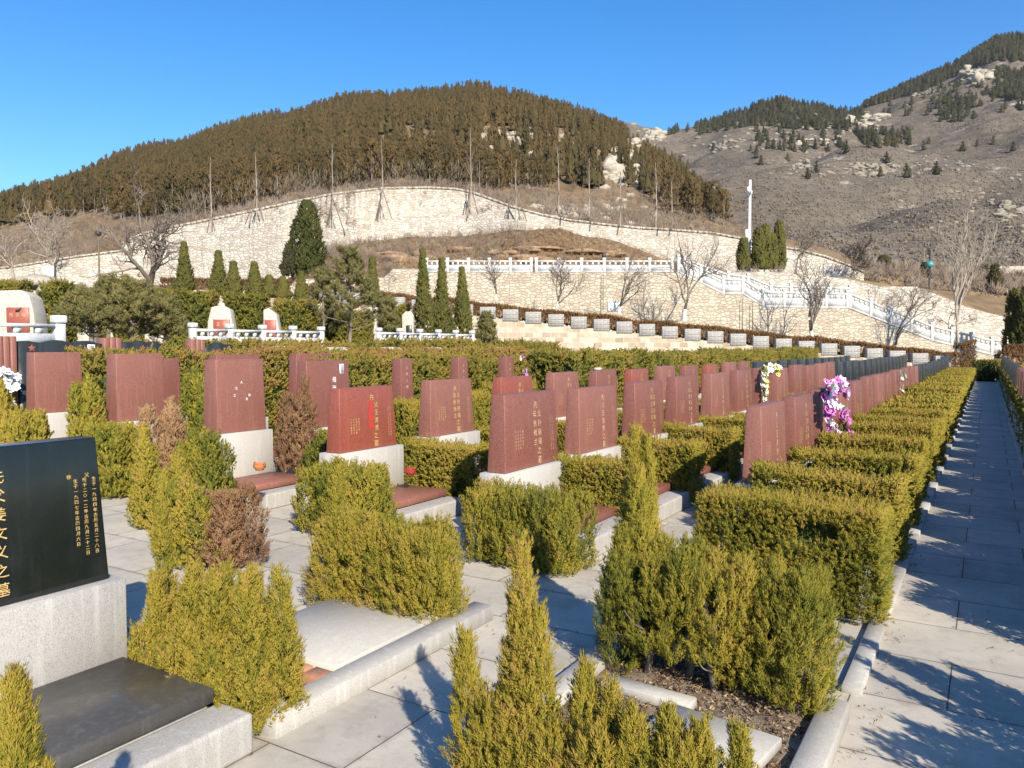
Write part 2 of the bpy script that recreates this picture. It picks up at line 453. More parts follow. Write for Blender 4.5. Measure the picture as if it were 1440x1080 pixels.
def spire(mb, x, y, z0, z1, r, rg, dens=900, n=12, sl=.035, sw=.0045, L=.09, base=.5, lean=(0, 0), up=.85, blunt=.5, seed=0):
    """one upright juniper flame"""
    h = z1 - z0
    m = max(12, int(dens * h * r * 4))
    t = rg.uniform(0, 1, m) ** .9
    prof = np.where(t < .15, .65 + .35 * t / .15, np.clip(1 - (t - .15) / .85, 0, 1) ** blunt)
    ph = rg.uniform(0, 6.283, m)
    lump = 1 + .28 * np.sin(ph * 3 + t * 9 + seed) + .2 * np.sin(ph * 5 - t * 17 + seed * 2)
    rr = r * prof * lump * rg.uniform(.45, 1.0, m) ** .5
    out = np.stack([np.cos(ph), np.sin(ph), np.zeros(m)], 1)
    A = np.stack([x + lean[0] * t * h + out[:, 0] * rr, y + lean[1] * t * h + out[:, 1] * rr, z0 + t * h * .97 - L * .5], 1)
    A[:, 2] = np.maximum(A[:, 2], z0)
    keep = wob(A, 7.5, seed + 31) > -.78
    A, out, t = A[keep], out[keep], t[keep]; m = len(A)
    D = out * (.55 - .35 * t)[:, None] + np.array([[0, 0, up]]) + rg.normal(0, .17, (m, 3))
    sprigs(mb, A, D, L * rg.uniform(.7, 1.2, m), n, sl, sw, tints(A, rg, base, .2, 6, .1, seed), rg)

def box_hedge(mb, lx, ly, z0, z1, rg, dens=900, n=10, sl=.035, sw=.005, L=.07, base=.45, seed=0, rag=.04, core=True, amp=.22, lift=.55):
    """clipped hedge: sprays over the top and four sides of a slightly uneven box, around a twiggy middle"""
    h = z1 - z0
    faces = [(lx * ly, 'top'), (lx * h, 'y0'), (lx * h, 'y1'), (ly * h, 'x0'), (ly * h, 'x1')]
    A, D, SD = [], [], []
    for area, w in faces:
        m = max(6, int(area * dens)); a = rg.uniform(-.5, .5, m); b = rg.uniform(-.5, .5, m); dep = np.abs(rg.normal(0, rag, m))
        if w == 'top':
            p = np.stack([a * lx, b * ly, z1 - dep - L * .5], 1); nn = np.array([0, 0, 1.])
        elif w[0] == 'y':
            s = -1 if w == 'y0' else 1
            p = np.stack([a * lx, s * (ly / 2 - dep), z0 + (b + .5) * h], 1); nn = np.array([0, s, 0.])
        else:
            s = -1 if w == 'x0' else 1
            p = np.stack([s * (lx / 2 - dep), a * ly, z0 + (b + .5) * h], 1); nn = np.array([s, 0, 0.])
        SD.append(np.full(m, 0.0 if w == 'top' else -.13)); A.append(p); D.append(np.repeat(nn[None] * .55 + np.array([[0, 0, lift]]), m, 0) + rg.normal(0, .25, (m, 3)))  # sides tinted darker than the top: their shade is put into the colour
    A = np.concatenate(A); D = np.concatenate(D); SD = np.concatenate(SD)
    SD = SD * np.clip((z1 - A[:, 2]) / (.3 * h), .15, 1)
    keep = (wob(A, 6.0, seed + 31) > -.62) | (A[:, 2] > z1 - .15 * h)
    A, D, SD = A[keep], D[keep], SD[keep]
    wv = wob(A, 3.2 / max(.4, min(1.0, h)), seed + 5)
    A[:, 0] *= 1 + .05 * wv * min(1, .6 / lx * 1.5); A[:, 1] *= 1 + .10 * wv * min(1, .6 / ly)
    A[:, 2] = z0 + (A[:, 2] - z0) * (1 + .06 * wv)
    # rounded corners
    k = (np.abs(A[:, 0]) / (lx / 2)) ** 6 + (np.abs(A[:, 1]) / (ly / 2)) ** 6
    A[:, 2] -= np.clip(k - .9, 0, 1) * .05 * h * (A[:, 2] > z0 + .7 * h)
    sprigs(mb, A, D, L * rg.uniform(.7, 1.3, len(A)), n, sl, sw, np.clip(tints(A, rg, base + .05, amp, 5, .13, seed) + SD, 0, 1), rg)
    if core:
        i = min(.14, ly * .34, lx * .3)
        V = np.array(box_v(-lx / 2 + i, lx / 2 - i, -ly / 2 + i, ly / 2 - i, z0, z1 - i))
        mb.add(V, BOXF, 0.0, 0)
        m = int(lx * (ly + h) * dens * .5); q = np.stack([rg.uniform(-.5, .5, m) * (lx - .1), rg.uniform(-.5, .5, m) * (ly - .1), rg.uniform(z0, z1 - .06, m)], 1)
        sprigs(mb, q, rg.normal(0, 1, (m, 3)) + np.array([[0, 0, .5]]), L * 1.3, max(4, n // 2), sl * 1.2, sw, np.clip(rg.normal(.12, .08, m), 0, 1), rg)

def clone(o, name=None):
    c = o.copy(); COL.objects.link(c)
    for ch in o.children:
        d = ch.copy(); COL.objects.link(d); d.parent = c
        for g in ch.children:
            e = g.copy(); COL.objects.link(e); e.parent = d
    return c

# ------------------------------------------------------------------ setting: ground, paving
V = [(-2500, -2500, 0), (2500, -2500, 0), (2500, 2500, 0), (-2500, 2500, 0)]
tag(MB().add(V, [(0, 1, 2, 3)]).build('ground', M['ground'], loc=(0, 0, -.06)), kind='structure')
V = [(-13.2, -6, 0), (7, -6, 0), (7, 47, 0), (-13.2, 47, 0)]
tag(MB().add(V, [(0, 1, 2, 3)]).build('paving', M['paving']), kind='structure')

def kerb(name, x0, x1, y0, y1, z, m='granite', gap=1.0):
    mb = MB(); L = y1 - y0
    if L >= (x1 - x0):
        n = max(1, round(L / gap))
        for i in range(n):
            dz = rnd.uniform(-.004, .004)
            bbox(mb, x0 + rnd.uniform(-.003, .003), x1, y0 + L * i / n + .002, y0 + L * (i + 1) / n - .002, -.02, z + dz, .005)
    else:
        bbox(mb, x0, x1, y0, y1, -.02, z, .008)
    return tag(mb.build(name, M[m]), kind='structure')
kerb('kerb', -.56, -.47, 3.95, 46, .035, 'granite', 1.2)
kerb('kerb', -.60, -.485, 2.30, 3.68, .085, 'granite_smooth', 1.4)
kerb('kerb', -1.72, -1.60, 2.62, 3.70, .085, 'granite_smooth', 1.2)
kerb('kerb', -2.66, -2.52, 2.23, 3.93, .088, 'granite', 1.75)
kerb('kerb', -2.66, -2.52, -1.2, 1.05, .088, 'granite', 1.1)
kerb('kerb', .42, .50, -2, 46, .075, 'granite_smooth', 1.2)
mb = MB()
for (x0, x1, y0, y1) in ((-1.60, -.60, 2.32, 3.95),):
    nx, ny = 24, 36
    X, Y = np.meshgrid(np.linspace(x0, x1, nx), np.linspace(y0, y1, ny), indexing='ij')
    P = np.stack([X, Y], -1)
    Zz = .03 + .02 * wob(P, 7, 3) + .01 * wob(P, 30, 4)
    VV = np.stack([X, Y, Zz], -1).reshape(-1, 3)
    FF = [(i * ny + j, (i + 1) * ny + j, (i + 1) * ny + j + 1, i * ny + j + 1) for i in range(nx - 1) for j in range(ny - 1)]
    mb.add(VV, FF)
tag(mb.build('soil_bed', M['soil'], smooth=True), kind='structure')
# dead leaves and stone chips on the bed and under the near bushes
def litter(name, x0, x1, y0, y1, z, n, mat, s=.012):
    A = np.stack([RG.uniform(x0, x1, n), RG.uniform(y0, y1, n), np.full(n, z) + RG.uniform(0, .018, n)], 1)
    D = RG.normal(0, 1, (n, 3)); D[:, 2] *= .25
    mb = MB(); sprigs(mb, A, D, .012, 3, s * 2, s * .28, RG.uniform(0, 1, n), RG, 1.2)
    return tag(mb.build(name, mat, attr=True), kind='stuff')
litter('fallen_leaves', -1.58, -.62, 2.9, 3.93, .03, 1500, M['litterleaf'])
litter('fallen_needles', -2.50, -1.75, 1.6, 7.5, .003, 130, M['litterleaf'], .007)
litter('fallen_needles', -.46, .40, 2.0, 9.5, .003, 70, M['litterleaf'], .007)
litter('fallen_needles', -.50, -.36, 2.0, 12, .003, 260, M['litterleaf'], .007)
litter('fallen_leaves', -3.45, -2.70, 3.45, 3.95, .10, 500, M['litterleaf'], .010)
mb = MB()
for i in range(70):
    x, y, s = rnd.uniform(-1.55, -.66), rnd.uniform(2.5, 3.2), rnd.uniform(.008, .028)
    a = [(x + s * rnd.uniform(.6, 1.2) * math.cos(k * 1.26 + .3), y + s * rnd.uniform(.6, 1.2) * math.sin(k * 1.26 + .3), .025) for k in range(5)]
    b = [(x + (p[0] - x) * .6, y + (p[1] - y) * .6, .03 + s * .8) for p in a]
    mb.add(a + b, [(k, (k + 1) % 5, 5 + (k + 1) % 5, 5 + k) for k in range(5)])
    mb.add(b, [(0, 1, 2, 3, 4)])
tag(mb.build('gravel', M['granite_smooth']), kind='stuff')
mb = MB(); bbox(mb, -.24, .24, -.19, .19, 0, .045, .004)
tag(mb.build('loose_slab', M['granite_smooth'], loc=(-.93, 3.02, .045), rz=R(-8)), 'pale granite slab lying loose on the bare soil bed below the big juniper', 'stone slab')
mb = MB(); bbox(mb, -.22, .22, -.05, .05, 0, .05, .006)
tag(mb.build('broken_kerbstone', M['granite_smooth'], loc=(-1.30, 3.34, .03), rz=R(-4)), 'narrow broken kerbstone lying on dead leaves beside the juniper trunk', 'kerbstone')

# ------------------------------------------------------------------ lettering
_gc = {}
_fc = bpy.data.curves.new('lettering', 'FONT'); _fc.resolution_u = 1; _fc.offset = .004
_fo = bpy.data.objects.new('lettering', _fc); COL.objects.link(_fo)
def glyph(ch):
    if ch in _gc: return _gc[ch]
    _fc.body = ch
    dg = bpy.context.evaluated_depsgraph_get(); dg.update()
    me = bpy.data.meshes.new_from_object(_fo.evaluated_get(dg))
    v = np.array([x.co[:2] for x in me.vertices]); f = [list(p.vertices) for p in me.polygons]
    if len(v): v = v - (v.max(0) + v.min(0)) / 2
    bpy.data.meshes.remove(me)
    g = (v, [q for q in f if len(q) == 3], [q for q in f if len(q) == 4]); _gc[ch] = g
    return g
def lettering(items, face):
    """items: (char, y, z, size); face(y, z) -> x of the stone's face"""
    mb = MB()
    for ch, y, z, s in items:
        v, tr, qu = glyph(ch)
        if len(v) == 0: continue
        yy, zz = y + v[:, 0] * s, z + v[:, 1] * s
        P = np.stack([face(yy, zz) + .0022, yy, zz], 1)
        n = mb.n; mb.v.append(P.astype(np.float32)); mb.t.append(np.zeros(len(P), np.float32)); mb.n += len(P)
        for fl in (tr, qu):
            if fl: mb.f.append(np.array(fl, np.int32) + n); mb.m.append(np.zeros(len(fl), np.int32))
    return mb
def column(txt, y, z, s, step):
    return [(c, y, z - i * step, s) for i, c in enumerate(txt) if c != ' ']

# ------------------------------------------------------------------ gravestones
def stele_mesh(w, zb, zt, tb=.18, tt=.125, taper=.03, b=.006, rough=0.0):
    """front face at x=0 at the foot, leaning back a little; y = along the row"""
    a, c = w / 2, w / 2 - taper
    fx = -(tb - tt) * .55
    V = [(-tb, -a, zb), (0, -a, zb), (0, a, zb), (-tb, a, zb), (fx - tt, -c, zt), (fx, -c, zt), (fx, c, zt), (fx - tt, c, zt)]
    return add_bev(MB(), V, BOXF, b, 2), (lambda y, z: fx * (z - zb) / (zt - zb))

def grave(u, v0, w, zb, zt, label, group, mat='red', plinth='granite_smooth', cover='red', text=None, tmat='faded_gold',
          front=True, tb=.18, tt=.125, coverlen=.56, cz=.235, taper=.03, extra=None):
    g = empty('gravestone', (u, v0 + w / 2, 0), label=label, cat='gravestone', group=group)
    sm, face = stele_mesh(w, zb, zt, tb, tt, taper)
    st = sm.build('stele', M[mat], g)
    p = MB(); bbox(p, -tb - .05, .055, -w / 2 - .05, w / 2 + .05, 0, zb - .003, .008)
    p.build('plinth', M[plinth], g)
    if front:
        c = MB(); bbox(c, .062, .062 + coverlen, -w / 2 - .02, w / 2 + .02, cz - .065, cz, .006); c.build('cover_slab', M[cover], g)
        f = MB()
        x1 = .062 + coverlen
        bbox(f, .066, x1 - .02, -w / 2, w / 2, 0, cz - .068, .004)
        add_bev(f, box_v(x1 - .016, x1 + .19, -w / 2 - .06, w / 2 + .06, 0, cz - .075), BOXF, .02, 3)
        f.build('front_step', M['granite'], g)
    if text:
        mb = lettering(text, face)
        if mb.n: mb.build('inscription', M[tmat], st)
    return g, st, face

NAMES_A = ['孙德福', '王清贵', '李文明', '张玉林', '刘长安', '陈立业', '赵永和']
NAMES_B = ['张桂兰', '刘秀英', '王玉珍', '李淑华', '陈桂英', '孙兰芳', '马秀云']
def couple(i, zb, zt, w, double=True, small=True):
    h = zt - zb; s = h * .105; z0 = zt - h * .17; st = h * .125
    a, b = NAMES_A[i % 7], NAMES_B[i % 7]
    y0 = w * .10
    it = []
    if double:
        it += [('先', y0 - s * .3, z0, s)]
        it += column('父' + a, y0 + s * .55, z0 - st, s * .92, st)
        it += column('母' + b, y0 - s * .6, z0 - st, s * .92, st)
        it += column('之墓', y0 + s * .3, z0 - st * 5, s, st)
    else:
        it += column('先父' + a + '之墓', y0, z0, s, st)
    if small:
        q = s * .30
        for k in range(4):
            it += column('子女孙媳婿孝立敬'[k:k + 6], -w * .30 + k * q * 1.9, zb + h * .50, q * 1.1, q * 1.35)
        for k in range(2):
            it += column('生于一九三六年古历三月初八日'[:12], w * .36 + k * q * 1.7, zb + h * .64, q, q * 1.3)
    return it

ROWU = {1: -1.64, 2: -3.39, 3: -5.20, 4: -7.00, 5: -8.80, 6: -10.6}
G_RED = 'red granite gravestones in long rows'
G_DRK = 'dark gravestones at the far end of the rows'
ROWNAME = {1: 'row beside the shaded path', 2: 'second row from the path', 3: 'third row from the path'}
WID = {1: .95, 2: .94, 3: .84}
ZB = {1: .46, 2: .60, 3: .64}
ZT = {1: 1.14, 2: 1.255, 3: 1.27}
SW = {1: 24.5, 2: 21.5, 3: 20.0}         # where the stones turn dark
_proto = {}
def row_proto(r, dark, i):
    """one grave of each kind, text variants kept apart, later ones are copies"""
    key = (r, dark, i % 3)
    if key in _proto: return _proto[key]
    zb, zt, w = ZB[r], ZT[r], WID[r]
    if dark:
        g, _, _ = grave(ROWU[r], 0, w, zb - .02, zt - .02, 'x', G_DRK, 'dark', 'granite_smooth', 'slab_dark', column('先父母之墓', .04, zt - .18, .075, .095), 'gold', False)
    else:
        g, _, _ = grave(ROWU[r], 0, w, zb, zt, 'x', G_RED, ('red', 'redwarm', 'red')[i % 3] if r != 3 else ('redwarm', 'red', 'redder')[i % 3], text=couple(i, zb, zt, w, i % 3 != 1), tmat='faded_gold' if i % 2 else 'gold')
    _proto[key] = g
    return g
used = set()
for r in (1, 2, 3):
    n_red = n_dark = 0
    for k in range(0 if r > 1 else 1, 31):
        v0 = 5.45 + 1.42 * k
        if r == 2 and v0 > 43: break
        if r == 3 and v0 > 38: break
        if v0 > 44: break
        if r in (2, 3) and k == 0: continue      # built by hand below
        if r == 3 and k == 1: continue
        dark = v0 > SW[r]
        p = row_proto(r, dark, k)
        if p.name in used: g = clone(p)
        else: g = p; used.add(p.name)
        g.location = (ROWU[r] + rnd.uniform(-.015, .015), v0 + WID[r] / 2 + rnd.uniform(-.02, .02), 0)
        g.rotation_euler = (0, 0, rnd.uniform(-.012, .012))
        s = rnd.uniform(.985, 1.02); g.scale = (1, 1, s)
        if dark:
            g['label'] = 'dark granite gravestone, %s past the last red stone in the %s' % (ORD[n_dark], ROWNAME[r]); n_dark += 1; g['group'] = G_DRK
        else:
            o = n_red + (0 if r == 1 else 1 if r == 2 else 2)
            g['label'] = 'red granite gravestone, %s stone from the near end of the %s' % (ORD[o], ROWNAME[r]); n_red += 1; g['group'] = G_RED

# row two, the first red stone; row three, the two near stones
zb, zt, w = .60, 1.25, .94
g, st, face = grave(ROWU[2], 5.47, w, zb, zt, 'red granite gravestone with two gold name columns, on a white plinth behind a juniper hedge', G_RED, 'red', text=couple(0, zb, zt, w, True), tmat='faded_gold')
mb = MB(); mb.add([(.003, .33, .86), (.003, .345, .86), (-.012, .345, .99), (-.012, .33, .99)], [(0, 1, 2, 3)])
zb, zt, w = .645, 1.255, .83
it = couple(1, zb, zt, w, True)
it = [x for x in it if not (x[0] in '母' + NAMES_B[1] and x[3] > .05)]
g, st, face = grave(ROWU[3], 5.43, w, zb, zt, 'orange-red granite gravestone with a bright red painted name column', G_RED, 'redder', cover='redwarm', text=it, tmat='gold')
s = (zt - zb) * .105
lettering(column('母' + NAMES_B[1], w * .10 - s * .7, zt - .61 * .29, s * 1.25, s * 1.05), face).build('red_name', M['red_paint'], st)
zb, zt, w = .66, 1.28, .85
grave(ROWU[3], 6.84, w, zb, zt, 'red granite gravestone with pale gold double columns, beside the painted one', G_RED, 'redwarm', text=couple(0, zb, zt, w, True), tmat='gold')

# the big black stone at the photographer's feet
zb, zt, w = .60, 1.245, .95
it = column('先父姜文义之墓', .026, 1.125, .060, .0765)
q = .0195
it += [('父', .395, 1.083, q * 1.1)] + column('生于一九四四年古历五月二十八日', .425, 1.062, q, .0232)
it += column('殁于二〇一二年古历九月二十二日', .383, 1.062, q, .0232)
it += [('徐', .315, 1.083, q * 1.1)] + column('生于一九四七年古历四月六日', .343, 1.062, q, .0232)
g, st, face = grave(ROWU[2], 1.10, w, zb, zt, 'black polished gravestone with gold lettering on a speckled granite plinth and dark cover slab', None, 'black', 'granite', 'slab_dark', it, 'gold', coverlen=.63, cz=.245)

# taller blank stones of rows four to six, near end
nm = ['fourth', 'fifth', 'sixth']
for j, (r, zb, zt, w) in enumerate(((4, .72, 1.515, .66), (5, .76, 1.57, .64), (6, .78, 1.58, .64))):
    txt = []
    if r == 4: txt = [(c, .02 + rnd.uniform(-.12, .10), 1.05 + rnd.uniform(-.1, .22), .035) for c in '先人之父母']
    grave(ROWU[r], 5.47, w, zb, zt, ('tall plain red gravestone on a white plinth with a terracotta burner before it', 'tall plain red gravestone between a dry brown juniper and a narrow spire', 'tall plain red gravestone in front of the wide dark slab with a portrait')[j],
          G_RED, 'redwarm', text=txt or None, tmat='paper', tb=.24, tt=.19, taper=.015, cover='redwarm')
lab = {(4, 1): 'red gravestone with a small oval portrait and white lettering', (5, 1): 'red gravestone whose flat top shows just behind the tall plain one',
       (5, 2): 'red gravestone showing behind the portrait stone', (6, 1): 'plain red gravestone set back behind two others and the spire'}
for r, k in ((4, 1), (5, 1), (5, 2), (6, 1)):
    zb, zt, w = .66, 1.48, .78
    v0 = 5.45 + 1.42 * k - (.12 if r == 4 else 0)
    if r == 5: zt = 1.55
    g, st, face = grave(ROWU[r], v0, w, zb, zt, lab[(r, k)], G_RED, 'red', text=column('母张桂芝', .10, 1.24, .075, .105) if r == 4 else None, tmat='white_paint', tb=.2, tt=.15)
    if r == 4:
        mb = MB(); bbox(mb, -.035, -.022, .20, .28, 1.31, 1.435, .004); mb.build('portrait_frame', M['white_paint'], st)
        mb = MB(); bbox(mb, -.0195, -.017, .215, .265, 1.325, 1.42, .001); mb.build('portrait', M['photo_grey'], st)
for k, l in ((2, 'narrow tall red stele rising behind the painted gravestone'), (3, 'narrow tall red stele rising behind the double-column gravestone'), (4, 'narrow tall red stele with pink flowers tied to it')):
    v0 = 5.45 + 1.42 * k + (.24, .22, .2)[k - 2]
    g, st, face = grave(ROWU[4], v0, .30, .70, 1.49, l, G_RED, 'red', text=column('父母之墓', 0, 1.36, .05, .09), tb=.2, tt=.15, front=False)

# row seven: wide dark slabs with red star between grooved red pillars
def star_mb(y, z, s, x=.006):
    mb = MB(); p = []
    for k in range(10):
        rr = s if k % 2 == 0 else s * .42
        p.append((x, y + rr * math.sin(k * math.pi / 5), z + rr * math.cos(k * math.pi / 5)))
    p.append((x + .012, y, z))
    mb.add(p, [(10, (k + 1) % 10, k) for k in range(10)])
    return mb
U7 = -12.4
for j, (pa, pb, zt, dome) in enumerate(((25, 146, 1.74, .02), (173, 231, 1.74, .03), (289, 334, 1.72, .10))):
    va, vb = prow(pa, U7)[1], prow(pb, U7)[1]
    lab7 = ('wide dark green granite slab with red stars, gold writing and a portrait', 'dark green granite slab with one red star beside the grooved red pillar', 'dark slab with curved top, a red star and a round blue portrait')[j]
    g = empty('memorial_slab', (U7, (va + vb) / 2, 0), label=lab7, cat='gravestone', group='dark memorial slabs with red stars')
    w = vb - va; n = 16
    top = [zt - dome + dome * math.sin(math.pi * i / n) + .02 * math.sin(i * 1.1) for i in range(n + 1)]
    ys = [-w / 2 + w * i / n for i in range(n + 1)]
    V = [(x, y, z) for x in (-.16, 0) for y, zz in zip(ys, top) for z in (.4, zz)]
    N = 2 * (n + 1); F = []
    for i in range(n):
        a = 2 * i
        F += [(N + a, N + a + 2, N + a + 3, N + a + 1), (a, a + 1, a + 3, a + 2), (a + 1, N + a + 1, N + a + 3, a + 3)]
    F += [(0, N, N + 1, 1), (N - 2, N - 1, 2 * N - 1, 2 * N - 2)]
    st = MB().add(V, F).build('stele', M['dark'], g)
    p = MB(); bbox(p, -.25, .1, -w / 2 - .05, w / 2 + .05, 0, .4, .01); p.build('plinth', M['granite_smooth'], g)
    for yy in ((-.46, .12) if j == 0 else (-.02,) if j == 1 else (-.12,)):
        star_mb(yy * w if j else yy, zt - .095 - dome * .6, .065).build('star', M['plaque'], st)
    if j == 0:
        mb = MB(); bbox(mb, .002, .012, .40, .52, 1.52, 1.69, .002); f_ = mb.build('portrait_frame', M['white_paint'], st)
        mb = MB(); bbox(mb, .0125, .015, .415, .505, 1.535, 1.675, .001); mb.build('portrait', M['photo_grey'], f_)
        lettering(column('之', .29, 1.65, .08, .1) + column('人', .29, 1.56, .06, .1), lambda y, z: 0 * y + .002).build('inscription', M['gold'], st)
    if j == 2:
        mb = MB()
        V = [(.008, .16 + .085 * math.cos(a * .5236), 1.5 + .085 * math.sin(a * .5236)) for a in range(12)]
        mb.add(V + [(.012, .16, 1.5)], [(12, a, (a + 1) % 12) for a in range(12)]); mb.build('round_portrait', M['sky_blue'], st)
for j, (pa, pb) in enumerate(((-14, 25), (147, 173), (270, 290))):
    va, vb = prow(pa, U7 + .05)[1], prow(pb, U7 + .05)[1]
    w = vb - va
    g = empty('memorial_pillar', (U7 + .05, (va + vb) / 2, 0), label=('grooved red granite pillar at the edge of the first dark slab with white paper flowers', 'grooved red granite pillar between two dark star slabs', 'grooved red granite pillar beside the curved dark slab, a white tag on it')[j], cat='pillar', group='grooved red pillars')
    mb = MB(); n = 3 + (j == 0)
    for i in range(n):
        bbox(mb, -.2, .0 + .012 * (i % 2), -w / 2 + w * i / n, -w / 2 + w * (i + 1) / n - .012, .4, 1.81 - .01 * j, .006)
    mb.build('shaft', M['redwarm'], g)
    p = MB(); bbox(p, -.28, .1, -w / 2 - .04, w / 2 + .04, 0, .4, .01); p.build('plinth', M['granite_smooth'], g)
mb = MB(); bbox(mb, .0, .01, -.05, .05, -.26, .26, .004)
tag(mb.build('paper_tag', M['paper'], loc=(U7 + .085, prow(283, U7)[1], 1.18)), 'white paper strip stuck on the grooved red pillar', 'paper')

# low white stone caps of the tombs in the hedge below the terrace
for j, px in enumerate((400, 473, 549, 607, 657, 699)):
    Z, v = prow(px, -12.2)
    g = empty('gabled_tomb', (-12.2, v, 0), label=('wide white gabled tomb cap above the hedge, the only one showing its wall' if j == 0 else 'small white gabled tomb cap, %s along the hedge beyond the wide one' % ORD[j - 1]), cat='tomb', group='white gabled tomb caps in the hedge')
    mb = MB(); bbox(mb, -.25, .25, -.34, .34, 0, 1.52 - .02 * (j > 0), .01); mb.build('body', M['tomb_blue'], g)
    hh = 1.52 - .02 * (j > 0)
    V = [(-.3, -.40, hh + .004), (.3, -.40, hh + .004), (.3, .40, hh + .004), (-.3, .40, hh + .004), (-.12, -.18, hh + .15), (.12, -.18, hh + .15), (.12, .18, hh + .15), (-.12, .18, hh + .15)]
    add_bev(MB(), V, BOXF, .01, 1).build('roof', M['tomb_white'], g)

# empty plot with a flat cover, brick strips
g = empty('grave_cover', (-2.66, 2.72, 0), label='flat pale granite grave cover without a headstone, edged with orange brick, behind the granite kerb', cat='grave')
mb = MB(); bbox(mb, -.78, -.015, .02, .86, .0, .098, .006); mb.build('cover_slab', M['granite_smooth'], g)
mb = MB()
for i in range(5): bbox(mb, -.76 + i * .155, -.62 + i * .155, .875, .975, 0, .092 + rnd.uniform(-.006, .006), .005)
mb.build('brick_edging', M['brick'], g)
mb = MB()
for i in range(3): bbox(mb, -.12 - i * .21, -.02 - i * .21 + .09, -.10, .005, 0, .085, .005)
mb.build('brick_edging', M['brick'], g)

# row 0 on the other side of the path
for k in range(0, 28):
    v0 = 5.45 + 1.42 * k
    dark = v0 > 20.5
    zb, zt, w = .46, 1.20, .93
    key = ('z', dark)
    if key not in _proto:
        g, _, _ = grave(.66, v0, w, zb, zt, 'x', None, 'dark' if dark else 'red', front=False)
        _proto[key] = g
    else: g = clone(_proto[key])
    g.location = (.70, v0 + w / 2, 0); g.rotation_euler = (0, 0, rnd.uniform(-.01, .01))
    g['group'] = 'stones standing with their backs to the path'
    g['label'] = '%s gravestone with its back to the path, %s from the near end of that side' % ('dark' if dark else 'red', ORD[k])

# ------------------------------------------------------------------ flowers, burners, small things
def flower(mb, c, r, rg, mi=0, nrm=(0, 0, 1)):
    c = np.array(c, float); nrm = unit(np.array(nrm, float))
    ref = np.array([0, 0, 1.]) if abs(nrm[2]) < .9 else np.array([1., 0, 0])
    e1 = unit(np.cross(nrm, ref)); e2 = np.cross(nrm, e1)
    for ring, (rr, el, n) in enumerate(((1.0, .25, 7), (.7, .7, 6), (.4, 1.2, 4))):
        for k in range(n):
            a = 6.283 * k / n + ring * .4 + rg.uniform(-.1, .1)
            o = e1 * math.cos(a) + e2 * math.sin(a); s = -e1 * math.sin(a) + e2 * math.cos(a)
            tip = c + (o * math.cos(el) + nrm * math.sin(el)) * r * rr
            mid = c + (o * math.cos(el) + nrm * math.sin(el)) * r * rr * .55
            w = r * .42 * rr
            mb.add([c, mid + s * w, tip + nrm * r * .08, mid - s * w], [(0, 1, 2), (0, 2, 3)], mi=mi)
def wreath(loc, pts, r, label, mats, name='flower_wreath', leaves=True):
    rg = np.random.default_rng(int(abs(loc[1]) * 100))
    g = empty(name, loc, label=label, cat='wreath')
    for k, m in enumerate(mats):
        mb = MB()
        for i, p in enumerate(pts):
            if i % len(mats) == k or (k and rg.uniform() < .25):
                flower(mb, np.array(p) + rg.normal(0, r * .35, 3), r * rg.uniform(.7, 1.15), rg, 0, (1, rg.normal(0, .5), rg.normal(.3, .5)))
        mb.build('blooms', M[m], g)
    mb = MB()
    if leaves:
        A = np.array(pts); sprigs(mb, A, np.tile([1., 0, .2], (len(A), 1)) + rg.normal(0, .6, (len(A), 3)), r * .5, 4, r * .8, r * .16, rg.uniform(0, 1, len(A)), rg)
        mb.build('leaves', M['leaf_green'], g)
    return g
def arch(w, z0, z1, x, n, skip=lambda t: False):
    per = [( -w / 2, z0), (-w / 2, z1), (w / 2, z1), (w / 2, z0)]
    pts = []
    for i in range(n):
        t = i / (n - 1) * 3; s = min(2, int(t)); q = t - s
        a, b = per[s], per[s + 1]
        if skip(t): continue
        pts.append((x, a[0] + (b[0] - a[0]) * q, a[1] + (b[1] - a[1]) * q))
    return pts
v3 = 5.45 + 1.42 * 3
pts = arch(.98, .52, 1.17, .07, 84, lambda t: 2.2 < t < 2.45 or .45 < t < .55)
pts += [(.12, .40, .50), (.10, .36, .56), (.12, -.40, .50)]
wreath((ROWU[1], v3 + .475, 0), pts, .088, 'magenta and white flower wreath draped round the third red stone by the path', ['petal_pink', 'petal_pale', 'petal_pink'])
Z_, v_ = prow(1078, ROWU[2])
kk = round((v_ - 5.45) / 1.42); vv = 5.45 + 1.42 * kk
pts = arch(.98, .72, 1.27, .06, 80, lambda t: t > 2.25)
wreath((ROWU[2], vv + .47, 0), pts, .062, 'white and yellow flower garland hung over a red stone of the second row', ['petal_white', 'petal_white', 'petal_yellow'])
Z_, v_ = prow(1258, ROWU[1])
kk = round((v_ - 5.45) / 1.42 - .2); vv = 5.45 + 1.42 * kk
pts = [(.06, .0 + rnd.uniform(-.12, .12), 1.12 - .1 * i) for i in range(5)] + [(.07, .3, 1.05), (.07, .38, 1.02), (.07, -.1, .95)]
wreath((ROWU[1], vv + .47, 0), pts, .075, 'small bunch of white flowers fixed to a distant red stone by the path', ['petal_white'], 'flower_bunch')
Z_, v_ = prow(730, ROWU[4])
wreath((ROWU[4] + .1, v_, 0), [(.02, 0, 1.20), (.03, .02, 1.24), (.0, -.03, 1.21), (.0, -.12, 1.47), (0, -.1, 1.50)], .055, 'pink artificial flowers tied to the narrow red stele', ['petal_pink', 'petal_pale'], 'flower_bunch')
z_, v_ = prow(6, U7 + .12)
pts = [(rnd.uniform(0, .08), rnd.uniform(-.16, .16), 1.05 + rnd.uniform(-.24, .24)) for i in range(26)]
wreath((U7 + .12, v_ - .02, 0), pts, .10, 'large white paper flowers tied against the grooved red pillar', ['paper'], 'paper_flowers', False)
